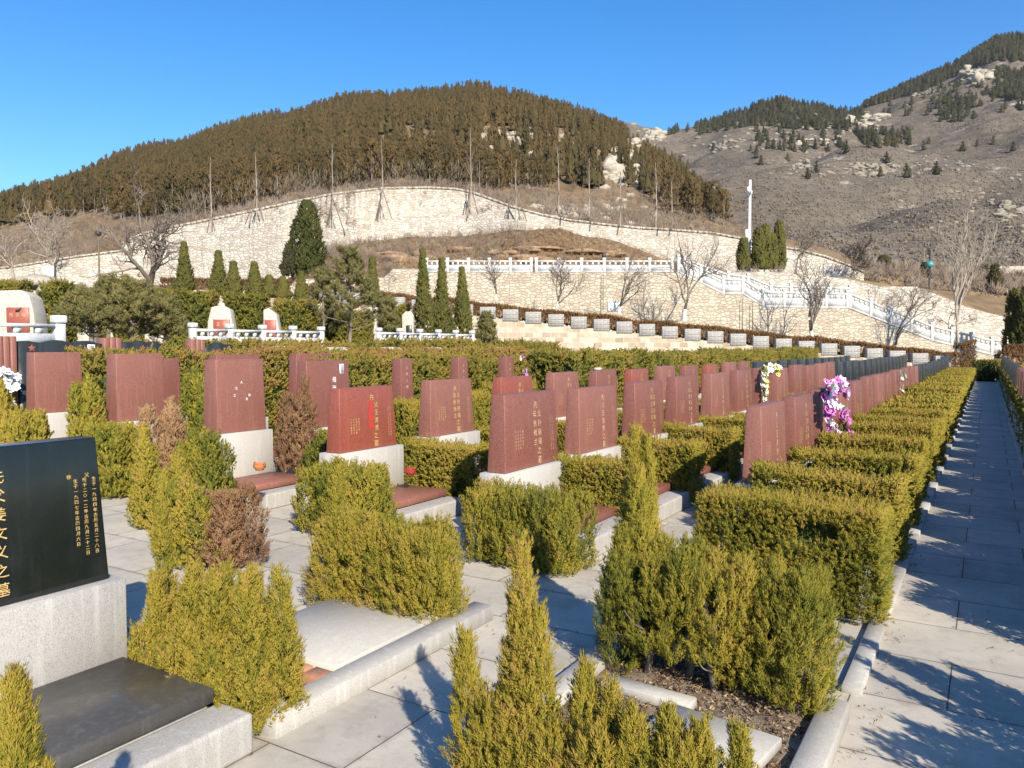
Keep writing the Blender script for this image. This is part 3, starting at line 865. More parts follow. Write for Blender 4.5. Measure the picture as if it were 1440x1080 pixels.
for px, py, Zd, mt, lab_ in ((365, 657, 7.3, 'terracotta', 'round terracotta incense burner on the red slab of the plain stone'), (577, 664, 7.6, 'ceramic_red', 'red ceramic incense burner beside the hedge corner')):
    x, y, z = wpt(px, py, Zd)
    g = empty('incense_burner', (x, y, z - .03), label=lab_, cat='incense burner')
    mb = MB(); lathe(mb, [(.012, 0), (.036, .002), (.04, .012), (.055, .028), (.06, .045), (.052, .062), (.058, .068), (.050, .07), (.046, .06), (.02, .055)], 18); mb.build('bowl', M[mt], g, smooth=True)
    mb = MB()
    for s in (-1, 1): tube(mb, [(s * .056, 0, .045), (s * .075, 0, .055), (s * .072, 0, .075), (s * .055, 0, .068)], .006, 6)
    mb.build('handle', M[mt], g)
for (px, py, Zd, lab_) in ((1032 - 20, 655, 0, 0),): pass
mb = MB(); bbox(mb, -.02, .02, -.015, .015, 0, .018, .006); tag(mb.build('crumpled_paper', M['trash_white'], loc=(-3.24, 3.66, .095)), 'crumpled white paper scrap on the brick edging beside the juniper', 'litter')
# red stone block on one stone top
mb = MB(); bbox(mb, -.05, .05, -.08, .08, 0, .05, .02)
tag(mb.build('offering_stone', M['tomb_white'], loc=(ROWU[3] - .09, 5.45 + 1.42 * 4 + .2, 1.275)), 'small white offering stone resting on top of a red gravestone', 'stone')

# ------------------------------------------------------------------ junipers and hedges between the graves (near ones are one-offs)
G_NEAR = None
def gap_hedge(name, u0, u1, vc, th, z1, label, cat='hedge', mat='juniper', dens=1500, n=14, sl=.030, sw=.0042, base=.5, ntop=12, seed=1, z0=.02, spires=(), trunk=False, cut=.06, L=.085, core=True, group=None, up=.85, bottom=None, blunt=(.22, .42), sblunt=.75):
    """an overgrown clipped juniper hedge: upright flames packed side by side, cut off at about the same height"""
    rg = np.random.default_rng(seed)
    g = empty(name, ((u0 + u1) / 2, vc, 0), label=label, cat=cat, group=group)
    lx = u1 - u0; mb = MB()
    nx = max(2, int(round(lx / .15))); ny = max(1, int(round(th / .16)))
    for i in range(nx):
        for j in range(ny):
            x = -lx / 2 + lx * (i + .5) / nx + rg.uniform(-.03, .03); y = -th / 2 + th * (j + .5) / ny + rg.uniform(-.03, .03)
            zz = z0 if bottom is None else bottom(x) + rg.uniform(0, .06)
            spire(mb, x, y, zz, z1 + rg.uniform(-cut, cut), rg.uniform(.085, .125), rg, dens, n, sl, sw, L, base + rg.normal(0, .09), (rg.uniform(-.06, .06), rg.uniform(-.06, .06)), up, rg.uniform(*blunt), seed + i * 7 + j)
    for (x, y, zt, r) in spires:
        spire(mb, x, y, max(z0, .15), zt, r, rg, dens * 1.1, n, sl, sw, L, base + .06, (rg.uniform(-.05, .05), rg.uniform(-.05, .05)), .95, sblunt, seed + int(x * 100))
    if core:
        zc = z0 if bottom is None else z0 + .32
        c = MB().add(box_v(-lx / 2 + .09, lx / 2 - .09, -th / 2 + .09, th / 2 - .09, zc, z1 - .16), BOXF, .15)
        mb.merge(c)
    mb.build('foliage', M[mat], g, attr=True)
    if trunk:
        t = MB()
        for k in range(trunk):
            x, y = rg.uniform(-lx / 2 + .08, lx / 2 - .08), rg.uniform(-th / 4, th / 4)
            tube(t, [(x, y, 0), (x + rg.uniform(-.03, .03), y + .01, z1 * .2), (x + rg.uniform(-.06, .06), y + rg.uniform(-.04, .04), z1 * .45), (x + rg.uniform(-.1, .1), y, z1 * .7)], [rg.uniform(.016, .026), .018, .012, .006], 7)
            for q in range(7):
                z = z1 * rg.uniform(.1, .4); a = rg.uniform(0, 6.28)
                tube(t, [(x, y, z), (x + .09 * math.cos(a), y + .09 * math.sin(a), z + .05), (x + .17 * math.cos(a), y + .15 * math.sin(a), z + .13)], [.006, .004, .002], 4)
        t.build('trunk', M['bark'], g)
    return g

# row 1 gaps (beside the path)
gap_hedge('juniper', -1.54, -.50, 2.22, .22, .45, 'tall ragged juniper with a high spire, foremost in the bottom edge of the photo', 'juniper', dens=2600, n=32, sl=.021, sw=.0016, L=.07, base=.60, seed=21, cut=.07,
          spires=[(-.29, .02, 1.05, .062), (-.50, .0, .67, .055), (-.23, .05, .80, .06), (-.34, .05, .74, .05), (-.09, .04, .64, .06), (.03, .04, .58, .06), (.12, -.02, .55, .06), (.22, .03, .56, .06), (.33, .02, .55, .05), (.44, .03, .54, .05), (-.40, .08, .56, .05)], up=1.0)
gap_hedge('juniper', -1.70, -1.46, .785, .10, .70, 'slim juniper tip at the lower corner before the dark cover slab', 'juniper', dens=3800, n=40, sl=.016, sw=.0012, L=.05, base=.54, seed=22, cut=.06, spires=[(0.0, .02, 1.04, .075), (-.06, .0, .90, .07), (.05, .0, .84, .07)], up=1.0)
gap_hedge('juniper', -1.62, -.58, 3.68, .38, .66, 'broad juniper bush with bare grey stems at its foot, above the soil bed', 'juniper', dens=2000, n=27, sl=.024, sw=.0020, L=.08, base=.55, seed=23, trunk=6, cut=.05, core=False, spires=[(-.42, .10, .90, .10), (-.50, .16, 1.24, .075), (-.40, .16, 1.20, .06), (-.43, .05, 1.05, .09), (-.48, .0, .8, .08)],
          bottom=lambda x: .13 if -.38 < x < .12 else .04)
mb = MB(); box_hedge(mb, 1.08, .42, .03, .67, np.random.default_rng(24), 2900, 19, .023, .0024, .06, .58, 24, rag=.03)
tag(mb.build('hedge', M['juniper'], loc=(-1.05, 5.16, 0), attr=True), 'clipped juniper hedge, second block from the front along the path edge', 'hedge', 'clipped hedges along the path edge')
# row 2 gaps
gap_hedge('juniper', -3.38, -2.56, 2.27, .28, .40, 'thick golden juniper clump beside the black gravestone and its slab', 'juniper', dens=2100, n=27, sl=.024, sw=.0020, L=.075, base=.58, seed=25, cut=.07, z0=.03, blunt=(.2, .34), sblunt=.46, spires=[(-.42, .06, .90, .042), (-.30, -.05, .60, .055), (-.20, .05, .63, .05), (-.09, -.05, .64, .055), (.03, .05, .66, .05), (.13, -.06, .68, .055), (.24, .04, .67, .05), (.34, -.05, .72, .06), (.40, .06, .70, .055)], up=1.0)
gap_hedge('juniper', -3.62, -2.66, 3.68, .36, .60, 'leafy juniper hedge leaning out over the flat cover with brick edging', 'juniper', dens=1900, n=24, sl=.025, sw=.0023, base=.56, seed=26, cut=.05, spires=[(-.47, .06, .92, .08)])
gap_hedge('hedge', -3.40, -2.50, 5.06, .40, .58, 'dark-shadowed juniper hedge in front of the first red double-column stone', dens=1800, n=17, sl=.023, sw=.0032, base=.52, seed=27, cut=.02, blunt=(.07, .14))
# row 3 gaps
gap_hedge('juniper', -5.52, -4.86, 3.78, .34, .56, 'olive juniper clump behind the black stone, half of it withered', 'juniper', dens=1300, n=13, sl=.032, sw=.0048, base=.55, seed=28, cut=.06, spires=[(-.25, .1, .82, .07), (-.3, .0, .68, .08), (-.1, .06, .64, .09)])
gap_hedge('dead_juniper', -4.98, -4.66, 3.84, .34, .58, 'withered reddish-brown juniper at the end of the olive clump', 'juniper', mat='dry', dens=1300, n=13, sl=.034, sw=.0036, base=.35, seed=29, cut=.05)
gap_hedge('hedge', -5.20, -4.44, 5.12, .42, .60, 'bright clipped juniper hedge in front of the orange-red stone', dens=1300, n=13, sl=.030, sw=.0048, base=.52, seed=30, cut=.02, blunt=(.08, .16))
# row 4 gap: withered shrub and green bush between the tall plain stones
gap_hedge('dead_juniper', -7.20, -6.95, 4.92, .26, 1.06, 'tall withered tan juniper between two plain red stones', 'juniper', mat='dry', dens=900, n=12, sl=.04, sw=.0045, base=.62, seed=31, cut=.05, spires=[(0, 0, 1.14, .14)])
gap_hedge('juniper', -6.90, -6.30, 4.95, .34, .74, 'mixed green juniper bush beside the tan withered one', 'juniper', dens=1000, n=12, sl=.036, sw=.0055, base=.42, seed=32, cut=.10, spires=[(.1, .0, .85, .11), (-.1, 0, .84, .1)])
gap_hedge('juniper', -6.62, -6.38, 4.30, .20, .78, 'thin yellow juniper spire rising from the walkway edge beside the brown shrubs', 'juniper', dens=1300, n=13, sl=.034, sw=.0052, base=.66, seed=33, cut=.05, spires=[(0, 0, .96, .085)])
gap_hedge('juniper', -9.0, -8.70, 5.12, .26, 1.20, 'pointed juniper spire standing against the side of a plain red stone', 'juniper', dens=900, n=12, sl=.038, sw=.006, base=.52, seed=34, cut=.06, spires=[(0, 0, 1.34, .13)])
gap_hedge('hedge', -8.60, -8.0, 5.08, .44, .80, 'small square clipped hedge beside the white plinth of a plain red stone', dens=900, n=12, sl=.036, sw=.006, base=.55, seed=35, cut=.02, blunt=(.08, .16))
gap_hedge('juniper', -10.9, -10.5, 5.05, .3, 1.06, 'yellowish juniper spire before the sixth-row plain stone', 'juniper', dens=800, n=12, sl=.04, sw=.0065, base=.60, seed=36, cut=.08, spires=[(.1, .0, 1.24, .14), (-.15, 0, 1.1, .12)])
gap_hedge('hedge', -10.5, -9.5, 4.9, .44, .86, 'low golden hedge half hidden by the top of the black stone', dens=800, n=12, sl=.04, sw=.0065, base=.62, seed=37, cut=.06)
gap_hedge('hedge', -10.4, -10.0, 6.6, .36, 1.45, 'upright green juniper between two plain red stones and the dark slabs', 'juniper', dens=700, n=12, sl=.042, sw=.007, base=.45, seed=38, cut=.08, spires=[(0, 0, 1.6, .17)])
gap_hedge('hedge', -8.9, -8.4, 6.55, .40, 1.36, 'tall dark juniper column beside the tall plain stone', 'juniper', dens=700, n=12, sl=.042, sw=.007, base=.38, seed=39, cut=.06)
gap_hedge('dead_juniper', -7.1, -6.6, 6.45, .34, 1.0, 'thin dry brown juniper in front of the portrait stone', 'juniper', mat='dry', dens=600, n=12, sl=.05, sw=.004, base=.30, seed=40, cut=.14, core=False, z0=.2, trunk=4, spires=[(.1, 0, 1.34, .11)])
gap_hedge('juniper', -6.5, -6.05, 6.35, .34, .66, 'small green juniper below the portrait stone and dry shrub', 'juniper', dens=900, n=12, sl=.036, sw=.0055, base=.36, seed=41, cut=.08)

# path-side clipped hedges further on: three meshes, copied
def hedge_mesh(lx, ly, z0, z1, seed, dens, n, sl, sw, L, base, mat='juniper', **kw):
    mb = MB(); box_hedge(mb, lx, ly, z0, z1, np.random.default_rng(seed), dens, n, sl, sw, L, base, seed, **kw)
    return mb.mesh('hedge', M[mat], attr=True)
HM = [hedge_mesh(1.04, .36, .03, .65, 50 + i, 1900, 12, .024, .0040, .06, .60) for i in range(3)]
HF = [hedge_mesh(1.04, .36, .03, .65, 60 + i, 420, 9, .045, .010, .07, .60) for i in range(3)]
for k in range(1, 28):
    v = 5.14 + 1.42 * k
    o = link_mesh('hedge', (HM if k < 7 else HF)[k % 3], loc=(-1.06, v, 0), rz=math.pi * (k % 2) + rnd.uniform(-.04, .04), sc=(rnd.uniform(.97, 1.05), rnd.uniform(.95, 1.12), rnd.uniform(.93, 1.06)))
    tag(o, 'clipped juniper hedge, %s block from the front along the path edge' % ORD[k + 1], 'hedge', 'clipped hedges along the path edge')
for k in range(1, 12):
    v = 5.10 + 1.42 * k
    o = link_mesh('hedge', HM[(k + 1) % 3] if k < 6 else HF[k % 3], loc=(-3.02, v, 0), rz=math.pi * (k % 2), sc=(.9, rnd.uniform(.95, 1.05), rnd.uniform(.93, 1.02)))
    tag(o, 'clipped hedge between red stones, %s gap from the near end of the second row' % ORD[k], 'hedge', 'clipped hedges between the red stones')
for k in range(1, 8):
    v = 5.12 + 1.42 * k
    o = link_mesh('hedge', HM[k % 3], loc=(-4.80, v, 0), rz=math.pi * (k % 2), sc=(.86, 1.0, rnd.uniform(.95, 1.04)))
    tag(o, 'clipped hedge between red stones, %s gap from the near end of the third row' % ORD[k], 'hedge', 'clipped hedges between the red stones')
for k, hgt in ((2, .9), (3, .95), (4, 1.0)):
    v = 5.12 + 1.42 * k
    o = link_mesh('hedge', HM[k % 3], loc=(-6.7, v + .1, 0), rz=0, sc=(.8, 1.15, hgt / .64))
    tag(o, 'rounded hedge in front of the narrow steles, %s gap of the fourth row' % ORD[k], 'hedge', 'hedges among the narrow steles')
# other side of the path
gap_hedge('juniper', .55, 1.15, 3.62, .30, .62, 'spiky unclipped juniper across the path from the soil bed', 'juniper', dens=900, n=12, sl=.034, sw=.005, base=.5, seed=70, cut=.1, spires=[(-.18, .05, 1.12, .075), (-.22, -.26, 1.0, .05), (-.12, .22, .72, .06), (0, -.05, .95, .06)])
gap_hedge('juniper', .62, 1.05, 2.85, .34, .80, 'round-topped juniper across the path, out at the near edge', 'juniper', dens=800, n=12, sl=.034, sw=.005, base=.5, seed=71, cut=.03)
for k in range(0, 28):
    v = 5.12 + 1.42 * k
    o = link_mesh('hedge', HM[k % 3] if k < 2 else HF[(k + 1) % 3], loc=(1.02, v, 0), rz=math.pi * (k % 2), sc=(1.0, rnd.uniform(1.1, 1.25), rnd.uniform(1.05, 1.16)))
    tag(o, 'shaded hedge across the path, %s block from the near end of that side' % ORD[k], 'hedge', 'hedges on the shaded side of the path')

# long hedges behind the red rows
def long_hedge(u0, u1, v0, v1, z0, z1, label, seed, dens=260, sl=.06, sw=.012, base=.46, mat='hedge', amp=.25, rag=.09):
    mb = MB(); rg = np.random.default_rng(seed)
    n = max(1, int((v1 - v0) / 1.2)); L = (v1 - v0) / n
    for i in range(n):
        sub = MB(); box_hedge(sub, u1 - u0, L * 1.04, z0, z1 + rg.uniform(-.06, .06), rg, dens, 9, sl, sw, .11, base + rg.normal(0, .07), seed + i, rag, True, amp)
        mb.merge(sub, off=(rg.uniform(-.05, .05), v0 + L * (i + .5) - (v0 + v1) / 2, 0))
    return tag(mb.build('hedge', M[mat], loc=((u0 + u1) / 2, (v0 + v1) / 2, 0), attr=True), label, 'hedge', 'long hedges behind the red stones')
long_hedge(-7.3, -6.3, 12.6, 36, 0, 1.50, 'long tall hedge running behind the third row of red stones', 80)
long_hedge(-8.9, -8.1, 8.6, 13.4, 0, 1.44, 'dense dark hedge behind the narrow red steles', 81, 420, .05, .010, .48)
long_hedge(-10.9, -10.0, 8.6, 17, 0, 1.54, 'golden-brown topped hedge below the white tomb caps', 82, 320, .055, .011, .66)
long_hedge(-13.1, -12.65, 8.0, 24, 0, 1.76, 'hedge along the terrace foot behind the white tomb caps', 83, 260, .06, .012, .52)
long_hedge(-11.9, -11.3, 8.2, 22, 0, 1.50, 'ragged hedge directly before the white tomb caps', 84, 260, .06, .012, .62)
long_hedge(-11.9, -11.3, 6.6, 7.9, 0, 1.62, 'short hedge piece between curved dark slab and gabled tomb', 85, 300, .055, .011, .6)

# ================================================================== beyond the graves
def interp(pts, x, col=1):
    a = np.array(pts, float)
    return np.interp(x, a[:, 0], a[:, col])
def local_obj(mb, name, mat, **k):
    return mb.build(name, mat, rz=TH, **k)

# terrace with rough white tombs, left of the rows
T2 = [(-13.3, -14), (-13.3, 23.6), (-22.6, 35.2), (-62, 11.5), (-62, -14)]
mb = MB(); n = len(T2)
mb.add([(x, y, 1.62 + (.35 if i in (2, 3) else 0)) for i, (x, y) in enumerate(T2)], [(0, 1, 2, 3, 4)])
mb.add([(x, y, -.05) for x, y in T2] + [(x, y, 1.615 + (.35 if i in (2, 3) else 0)) for i, (x, y) in enumerate(T2)], [(i, (i + 1) % n, n + (i + 1) % n, n + i) for i in range(n)])
tag(mb.build('terrace', M['ground']), kind='structure')

def balustrade(name, path, label, h=.62, spacing=.84, pw=.12, group=None, mat='marble', openwork=True):
    """path: world points (x,y,z); posts, rail, panels"""
    g = empty(name, path[0], label=label, cat='balustrade', group=group)
    o = Vector(path[0]); ps = []
    for a, b in zip(path[:-1], path[1:]):
        a, b = Vector(a), Vector(b); L = (b - a).length; n = max(1, round(L / spacing))
        ps += [a.lerp(b, i / n) for i in range(n)]
    ps.append(Vector(path[-1]))
    postm = None
    mr, mp, mf = MB(), MB(), MB()
    for i, p in enumerate(ps):
        q = ps[min(i + 1, len(ps) - 1)] - ps[max(i - 1, 0)]
        rz = math.atan2(q.y, q.x)
        if postm is None:
            m = MB(); bbox(m, -pw / 2, pw / 2, -pw / 2, pw / 2, -.02, h, .008)
            bbox(m, -pw * .62, pw * .62, -pw * .62, pw * .62, h + .012, h + pw * .9, .02, 2); pbox(m, -pw * .35, pw * .35, -pw * .35, pw * .35, h - .004, h + .02)
            postm = m.mesh('post', M[mat])
        link_mesh('post', postm, g, p - o, rz)
        if i + 1 < len(ps):
            d = ps[i + 1] - p; dn = d.normalized(); L = d.length
            e = Vector((-d.y, d.x, 0)).normalized()
            def beam(mb_, z0, z1, w, s0=pw / 2, s1=None):
                a = p + dn * s0 - o; b = p + dn * (L - (s1 if s1 is not None else s0)) - o
                V = []
                for zz in (z0, z1):
                    for c, s in ((a, 1), (a, -1), (b, -1), (b, 1)):
                        V.append((c + e * w / 2 * s + Vector((0, 0, zz)))[:])
                mb_.add([V[k] for k in (0, 3, 2, 1, 4, 7, 6, 5)], BOXF)
            beam(mr, h * .84, h * .98, pw * .75)
            beam(mp, h * .10, h * .60, pw * .45)
            beam(mf, -.02, h * .098, pw * .9)
            for t in (.25, .5, .75): beam(mf, h * .605, h * .835, pw * .5, L * t - pw * .35, L * (1 - t) - pw * .35)
    mr.build('rail', M[mat], g); mp.build('panel', M[mat], g); mf.build('baluster', M[mat], g)
    return g
zt2 = 1.62
pA = [(-13.5, prow(px, -13.5)[1], zt2 + .004) for px in (272, 452)]
balustrade('balustrade', pA, 'white stone balustrade on the terrace edge before the two tombs with red plaques', .40, .84)
pB = [(-13.5, prow(px, -13.5)[1], zt2 + .004) for px in (533, 664)]
balustrade('balustrade', pB, 'white stone balustrade on the terrace edge below three tall cypresses', .42, .84)
pC = [(-13.5, prow(px, -13.5)[1], zt2 + .004) for px in (-40, 84)]
balustrade('balustrade', pC, 'bluish white balustrade on the terrace edge below the largest cream tomb', .42, 1.2, .16, mat='tomb_blue')

def rough_tomb(px0, px1, py0, py1, Z, label, plaque=None, seed=0, mat='tomb_white', pm='plaque', text=None, shape=None):
    x0, _, zb = cpt(px0, py1, Z); x1, _, zt = cpt(px1, py0, Z)
    g = empty('rock_tomb', c2w((x0 + x1) / 2, Z, zt2 + .0), TH, label=label, cat='tomb', group='rough white tombs on the terrace')
    w = x1 - x0; zb2 = 0; h = zt - zt2
    rg = random.Random(seed)
    out = shape or [(-.5, 0), (-.52, .35), (-.47, .8), (-.36, .97), (-.1, 1.0), (.2, .97), (.36, .86), (.48, .62), (.5, .3), (.52, 0)]
    n = len(out); F = [tuple(range(n))[::-1], tuple(range(n, 2 * n))] + [(i, (i + 1) % n, n + (i + 1) % n, n + i) for i in range(n)]
    V = [(a * w + rg.uniform(-.02, .02) * w, -.22 * w if w < 1 else -.3, b * h) for a, b in out] + [(a * w * .92, .25, b * h * .97) for a, b in out]
    mb = add_bev(MB(), V, F, .03, 2); st = mb.build('stone', M[mat], g)
    fy = -.22 * w if w < 1 else -.3
    if plaque:
        a0, a1, b0, b1 = plaque
        m = MB(); bbox(m, a0 * w, a1 * w, fy - .03, fy + .02, b0 * h, b1 * h, .006); pl = m.build('plaque', M[pm], g)
        if text:
            m = MB()
            for k, row in enumerate(text):
                for q, ch in enumerate(row):
                    v, tr, qu = glyph(ch); s = (a1 - a0) * w / (len(row) + 1.2)
                    X = (a0 + (a1 - a0) * (q + .8) / (len(row) + .6)) * w + v[:, 0] * s * .8; Zz = (b1 - (b1 - b0) * (.3 + .42 * k)) * h + v[:, 1] * s * .8
                    P = np.stack([X, np.full(len(X), fy - .0325), Zz], 1); nn = m.n
                    m.v.append(P.astype(np.float32)); m.t.append(np.zeros(len(P), np.float32)); m.n += len(P)
                    for fl in (tr, qu):
                        if fl: m.f.append(np.array(fl, np.int32) + nn); m.m.append(np.zeros(len(fl), np.int32))
            m.build('inscription', M['gold'], pl)
    return g, st
g, st = rough_tomb(-12, 60, 409, 478, 17.0, 'largest cream rock tomb with a red plaque under a small carved bird', (-.02, .40, .28, .70), 1, text=['先父母', '之墓人'], shape=[(-.5, 0), (-.5, .86), (-.40, .985), (.26, 1.0), (.40, .90), (.47, .62), (.50, .3), (.5, 0)])
mb = MB(); tube(mb, [(.16, -.31, .83), (.20, -.33, .80), (.25, -.33, .81), (.30, -.32, .86), (.33, -.32, .84)], [.006, .03, .035, .018, .006], 7); mb.build('carved_bird', M['iron'], g)
rough_tomb(293, 331, 429, 474, 21, 'slim cream rock tomb with a red plaque beside the hedge and balustrade post', (-.22, .38, .30, .66), 2, text=['王李', '之墓'], shape=[(-.5, 0), (-.46, .6), (-.28, .95), (.1, 1), (.36, .9), (.46, .5), (.5, 0)])
rough_tomb(372, 394, 433, 476, 22, 'narrow cream rock tomb with a plain red plaque, between two hedges', (-.40, .30, .25, .70), 3, shape=[(-.5, 0), (-.5, .95), (-.2, 1), (.3, .85), (.48, .4), (.5, 0)])
rough_tomb(566, 582, 438, 478, 26, 'small white tomb with a dark plaque left of the three cypresses'.replace('left of', 'beside'), (-.15, .38, .25, .62), 4, pm='dark', shape=[(-.5, 0), (-.5, .9), (-.2, 1), (.3, 1), (.5, .9), (.5, 0)])
rough_tomb(110, 131, 417, 460, 24, 'small rounded white stone among the terrace pines', None, 5, shape=[(-.5, 0), (-.5, .6), (-.25, .95), (.1, 1), (.4, .8), (.5, 0)])
rough_tomb(206, 236, 421, 462, 26, 'pale low stone half hidden behind the pine', None, 6)

def ico(sub=2):
    bm = bmesh.new(); bmesh.ops.create_icosphere(bm, subdivisions=sub, radius=1)
    v = np.array([x.co[:] for x in bm.verts]); bm.verts.index_update(); f = np.array([[q.index for q in p.verts] for p in bm.faces]); bm.free()
    return v, f
ICO1, ICO2, ICO3 = ico(2), ico(3), ico(4)
def boulder(mb, c, r, seed, fl=1.0, amp=.35, res=ICO2):
    v, f = res
    P = v * (1 + amp * wob(v, 1.6, seed)[:, None] + amp * .4 * np.abs(wob(v, 4.5, seed + 1))[:, None])
    mb.add(P * np.array(r) * 1.0 + np.array(c), f)
for (px, py, Z, r, lab_) in ((52, 398, 30, (1.05, .7, .28), 'flat pale boulder lying on the terrace behind the largest tomb'), (72, 409, 29, (.45, .4, .35), 'small pale boulder under the flat one'), (108, 407, 31, (.9, .5, .2), 'long flat pale rock beyond the dark hedge column')):
    x, y, z = cpt(px, py, Z)
    mb = MB(); boulder(mb, (0, 0, 0), r, px, amp=.22)
    tag(local_obj(mb, 'boulder', M['rock'], loc=c2w(x, y, z), smooth=False), lab_, 'boulder')

# ---------------------------------------------------------------- crenellated wall
ZW = 42.0
def ymb(px): return np.where(px < 440, 420.0, 420 + (px - 440) * .107)        # foot of the merlons
g = empty('battlement_wall', c2w(0, ZW, 0), TH, label='long stone boundary wall with grey brick battlements stepping down to the right', cat='wall')
g['label'] = 'long stone boundary wall whose grey brick battlements step down towards the path'
mb = MB()
pxs = np.arange(-200, 1361, 16.0)
for a, b in zip(pxs[:-1], pxs[1:]):
    xa, _, za = cpt(a, float(ymb(a)), ZW); xb, _, zb = cpt(b, float(ymb(b)), ZW)
    if a < 440:
        za += .45; zb += .45 if b < 440 else 0
    mb.add([(xa, 0, -.1), (xb, 0, -.1), (xb, 0, zb), (xa, 0, za), (xa, .6, -.1), (xb, .6, -.1), (xb, .6, zb), (xa, .6, za)],
           [(0, 1, 2, 3), (3, 2, 6, 7), (5, 4, 7, 6)])
mb.build('masonry', M['wall_stone'], g)
mer = MB(); bbox(mer, -.42, .42, -.04, .52, 0, .64, .012)
merm = mer.mesh('merlon', M['grey_brick'])
for k in range(-9, 19):
    px = 750 + 32 * k
    x, _, z = cpt(px, float(ymb(px)) + 1.5, ZW)
    link_mesh('merlon', merm, g, (x, 0, z - .02), 0, (1 if k > -9 else 1.5, 1, 1))
# gully wall end by the path
# rust hedge behind the battlements
def strip_foliage(name, pts, th, mat, label, cat, dens=220, L=.14, sl=.10, sw=.018, seed=0, n=8, kind=None, base=.5, rag=.1):
    """pts: (px, py_top, Z, height) -> foliage strip following the line"""
    rg = np.random.default_rng(seed); P = np.array(pts, float)
    px = np.arange(P[0, 0], P[-1, 0], 2.0); A = []
    for p in px:
        yt, Z, h = (np.interp(p, P[:, 0], P[:, i]) for i in (1, 2, 3))
        x, _, z = cpt(p, yt, Z); w = 2.0 * Z / FPX
        m = rg.poisson(dens * w * (th + h))
        a = rg.uniform(0, 1, m); top = a < th / (th + h)
        yy = np.where(top, rg.uniform(-th / 2, th / 2, m), -th / 2 + np.abs(rg.normal(0, rag, m)))
        zz = np.where(top, z - np.abs(rg.normal(0, rag, m)), z - rg.uniform(0, h, m)) - L * .6
        A.append(np.stack([x + rg.uniform(0, w, m), Z + yy, zz], 1))
    A = np.concatenate(A); A[:, 2] += .10 * wob(A, 1.2, seed)
    D = np.tile([0, -.35, .8], (len(A), 1)) + rg.normal(0, .3, (len(A), 3))
    mb = MB(); sprigs(mb, A, D, L, n, sl, sw, tints(A, rg, base, .25, 1.5, .12, seed), rg)
    o = local_obj(mb, name, M[mat], attr=True)
    return tag(o, label, cat, kind=kind)
strip_foliage('hedge', [(425, 402, 43.4, .9), (500, 407, 43.4, .9), (739, 433, 43.4, .9), (1057, 466, 43.4, .9), (1345, 497, 43.4, .9)], .8, 'rust', 'rust-brown winter hedge running just behind the battlements', 'hedge', seed=90)
strip_foliage('hedge', [(228, 391, 44.5, .6), (410, 393, 44.5, .6)], .6, 'rust', 'flat-topped rust-brown hedge behind the row of small cypresses', 'hedge', seed=91)

# ---------------------------------------------------------------- retaining walls, mound
WT = [(-250, 405), (405, 404), (420, 393), (540, 390), (553, 378), (596, 378), (600, 383), (945, 383), (953, 383), (1017, 414), (1044, 414), (1073, 432), (1192, 434), (1310, 480), (1395, 500), (1440, 506)]
def wall_strip(name, top, bot, Zf, mat, label, th=.5, step=8, cap=None, kind_cat='wall', x0=None, x1=None):
    g = empty(name, c2w(0, 0, 0), TH, label=label, cat=kind_cat)
    mb = MB(); cp = MB()
    a0, a1 = (x0 if x0 is not None else top[0][0]), (x1 if x1 is not None else top[-1][0])
    xs = np.unique(np.concatenate([np.arange(a0, a1, step), [p[0] for p in top if a0 <= p[0] <= a1], [a1]]))
    prev = None
    for p in xs:
        Z = interp(Zf, p); xt, _, zt = cpt(p, float(interp(top, p)), Z); xb, _, zb = cpt(p, float(interp(bot, p)), Z)
        zb = min(zb, zt - .3)
        cur = ((xt, Z, zt), (xt, Z, zb), (xt, Z + th, zt), (xt, Z + th, zb))
        if prev is not None:
            mb.add([prev[1], cur[1], cur[0], prev[0], prev[2], cur[2]], [(0, 1, 2, 3), (3, 2, 5, 4)])
            if cap:
                mb2 = [prev[0], cur[0], cur[2], prev[2]]
                V = [(a, b - (.08 if i < 2 else 0), c + .012) for i, (a, b, c) in enumerate(mb2)]
                cp.add(V + [(a, b, c + cap) for a, b, c in V], BOXF)
        prev = cur
    mb.build('masonry', M[mat], g)
    if cap: cp.build('coping', M['rubble_white'], g)
    return g
ZM = 50.0
wall_strip('retaining_wall', WT, [(-250, 420), (440, 425), (760, 440), (1060, 476), (1345, 506), (1440, 512)], [(0, ZM), (1440, ZM)], 'rubble', 'pale rubble retaining wall under the white balustrade and the stair', x0=405, x1=1398, cap=None)
US = [(1010, 383), (1080, 382), (1150, 388), (1190, 392), (1240, 403), (1290, 403), (1360, 432), (1414, 446)]
wall_strip('retaining_wall', US, [(1000, 440), (1300, 480), (1414, 500)], [(1010, 56), (1414, 55)], 'rubble_white', 'upper pale stone wall above the stair, ending in a square corner beside the dark conifers', th=2.0)
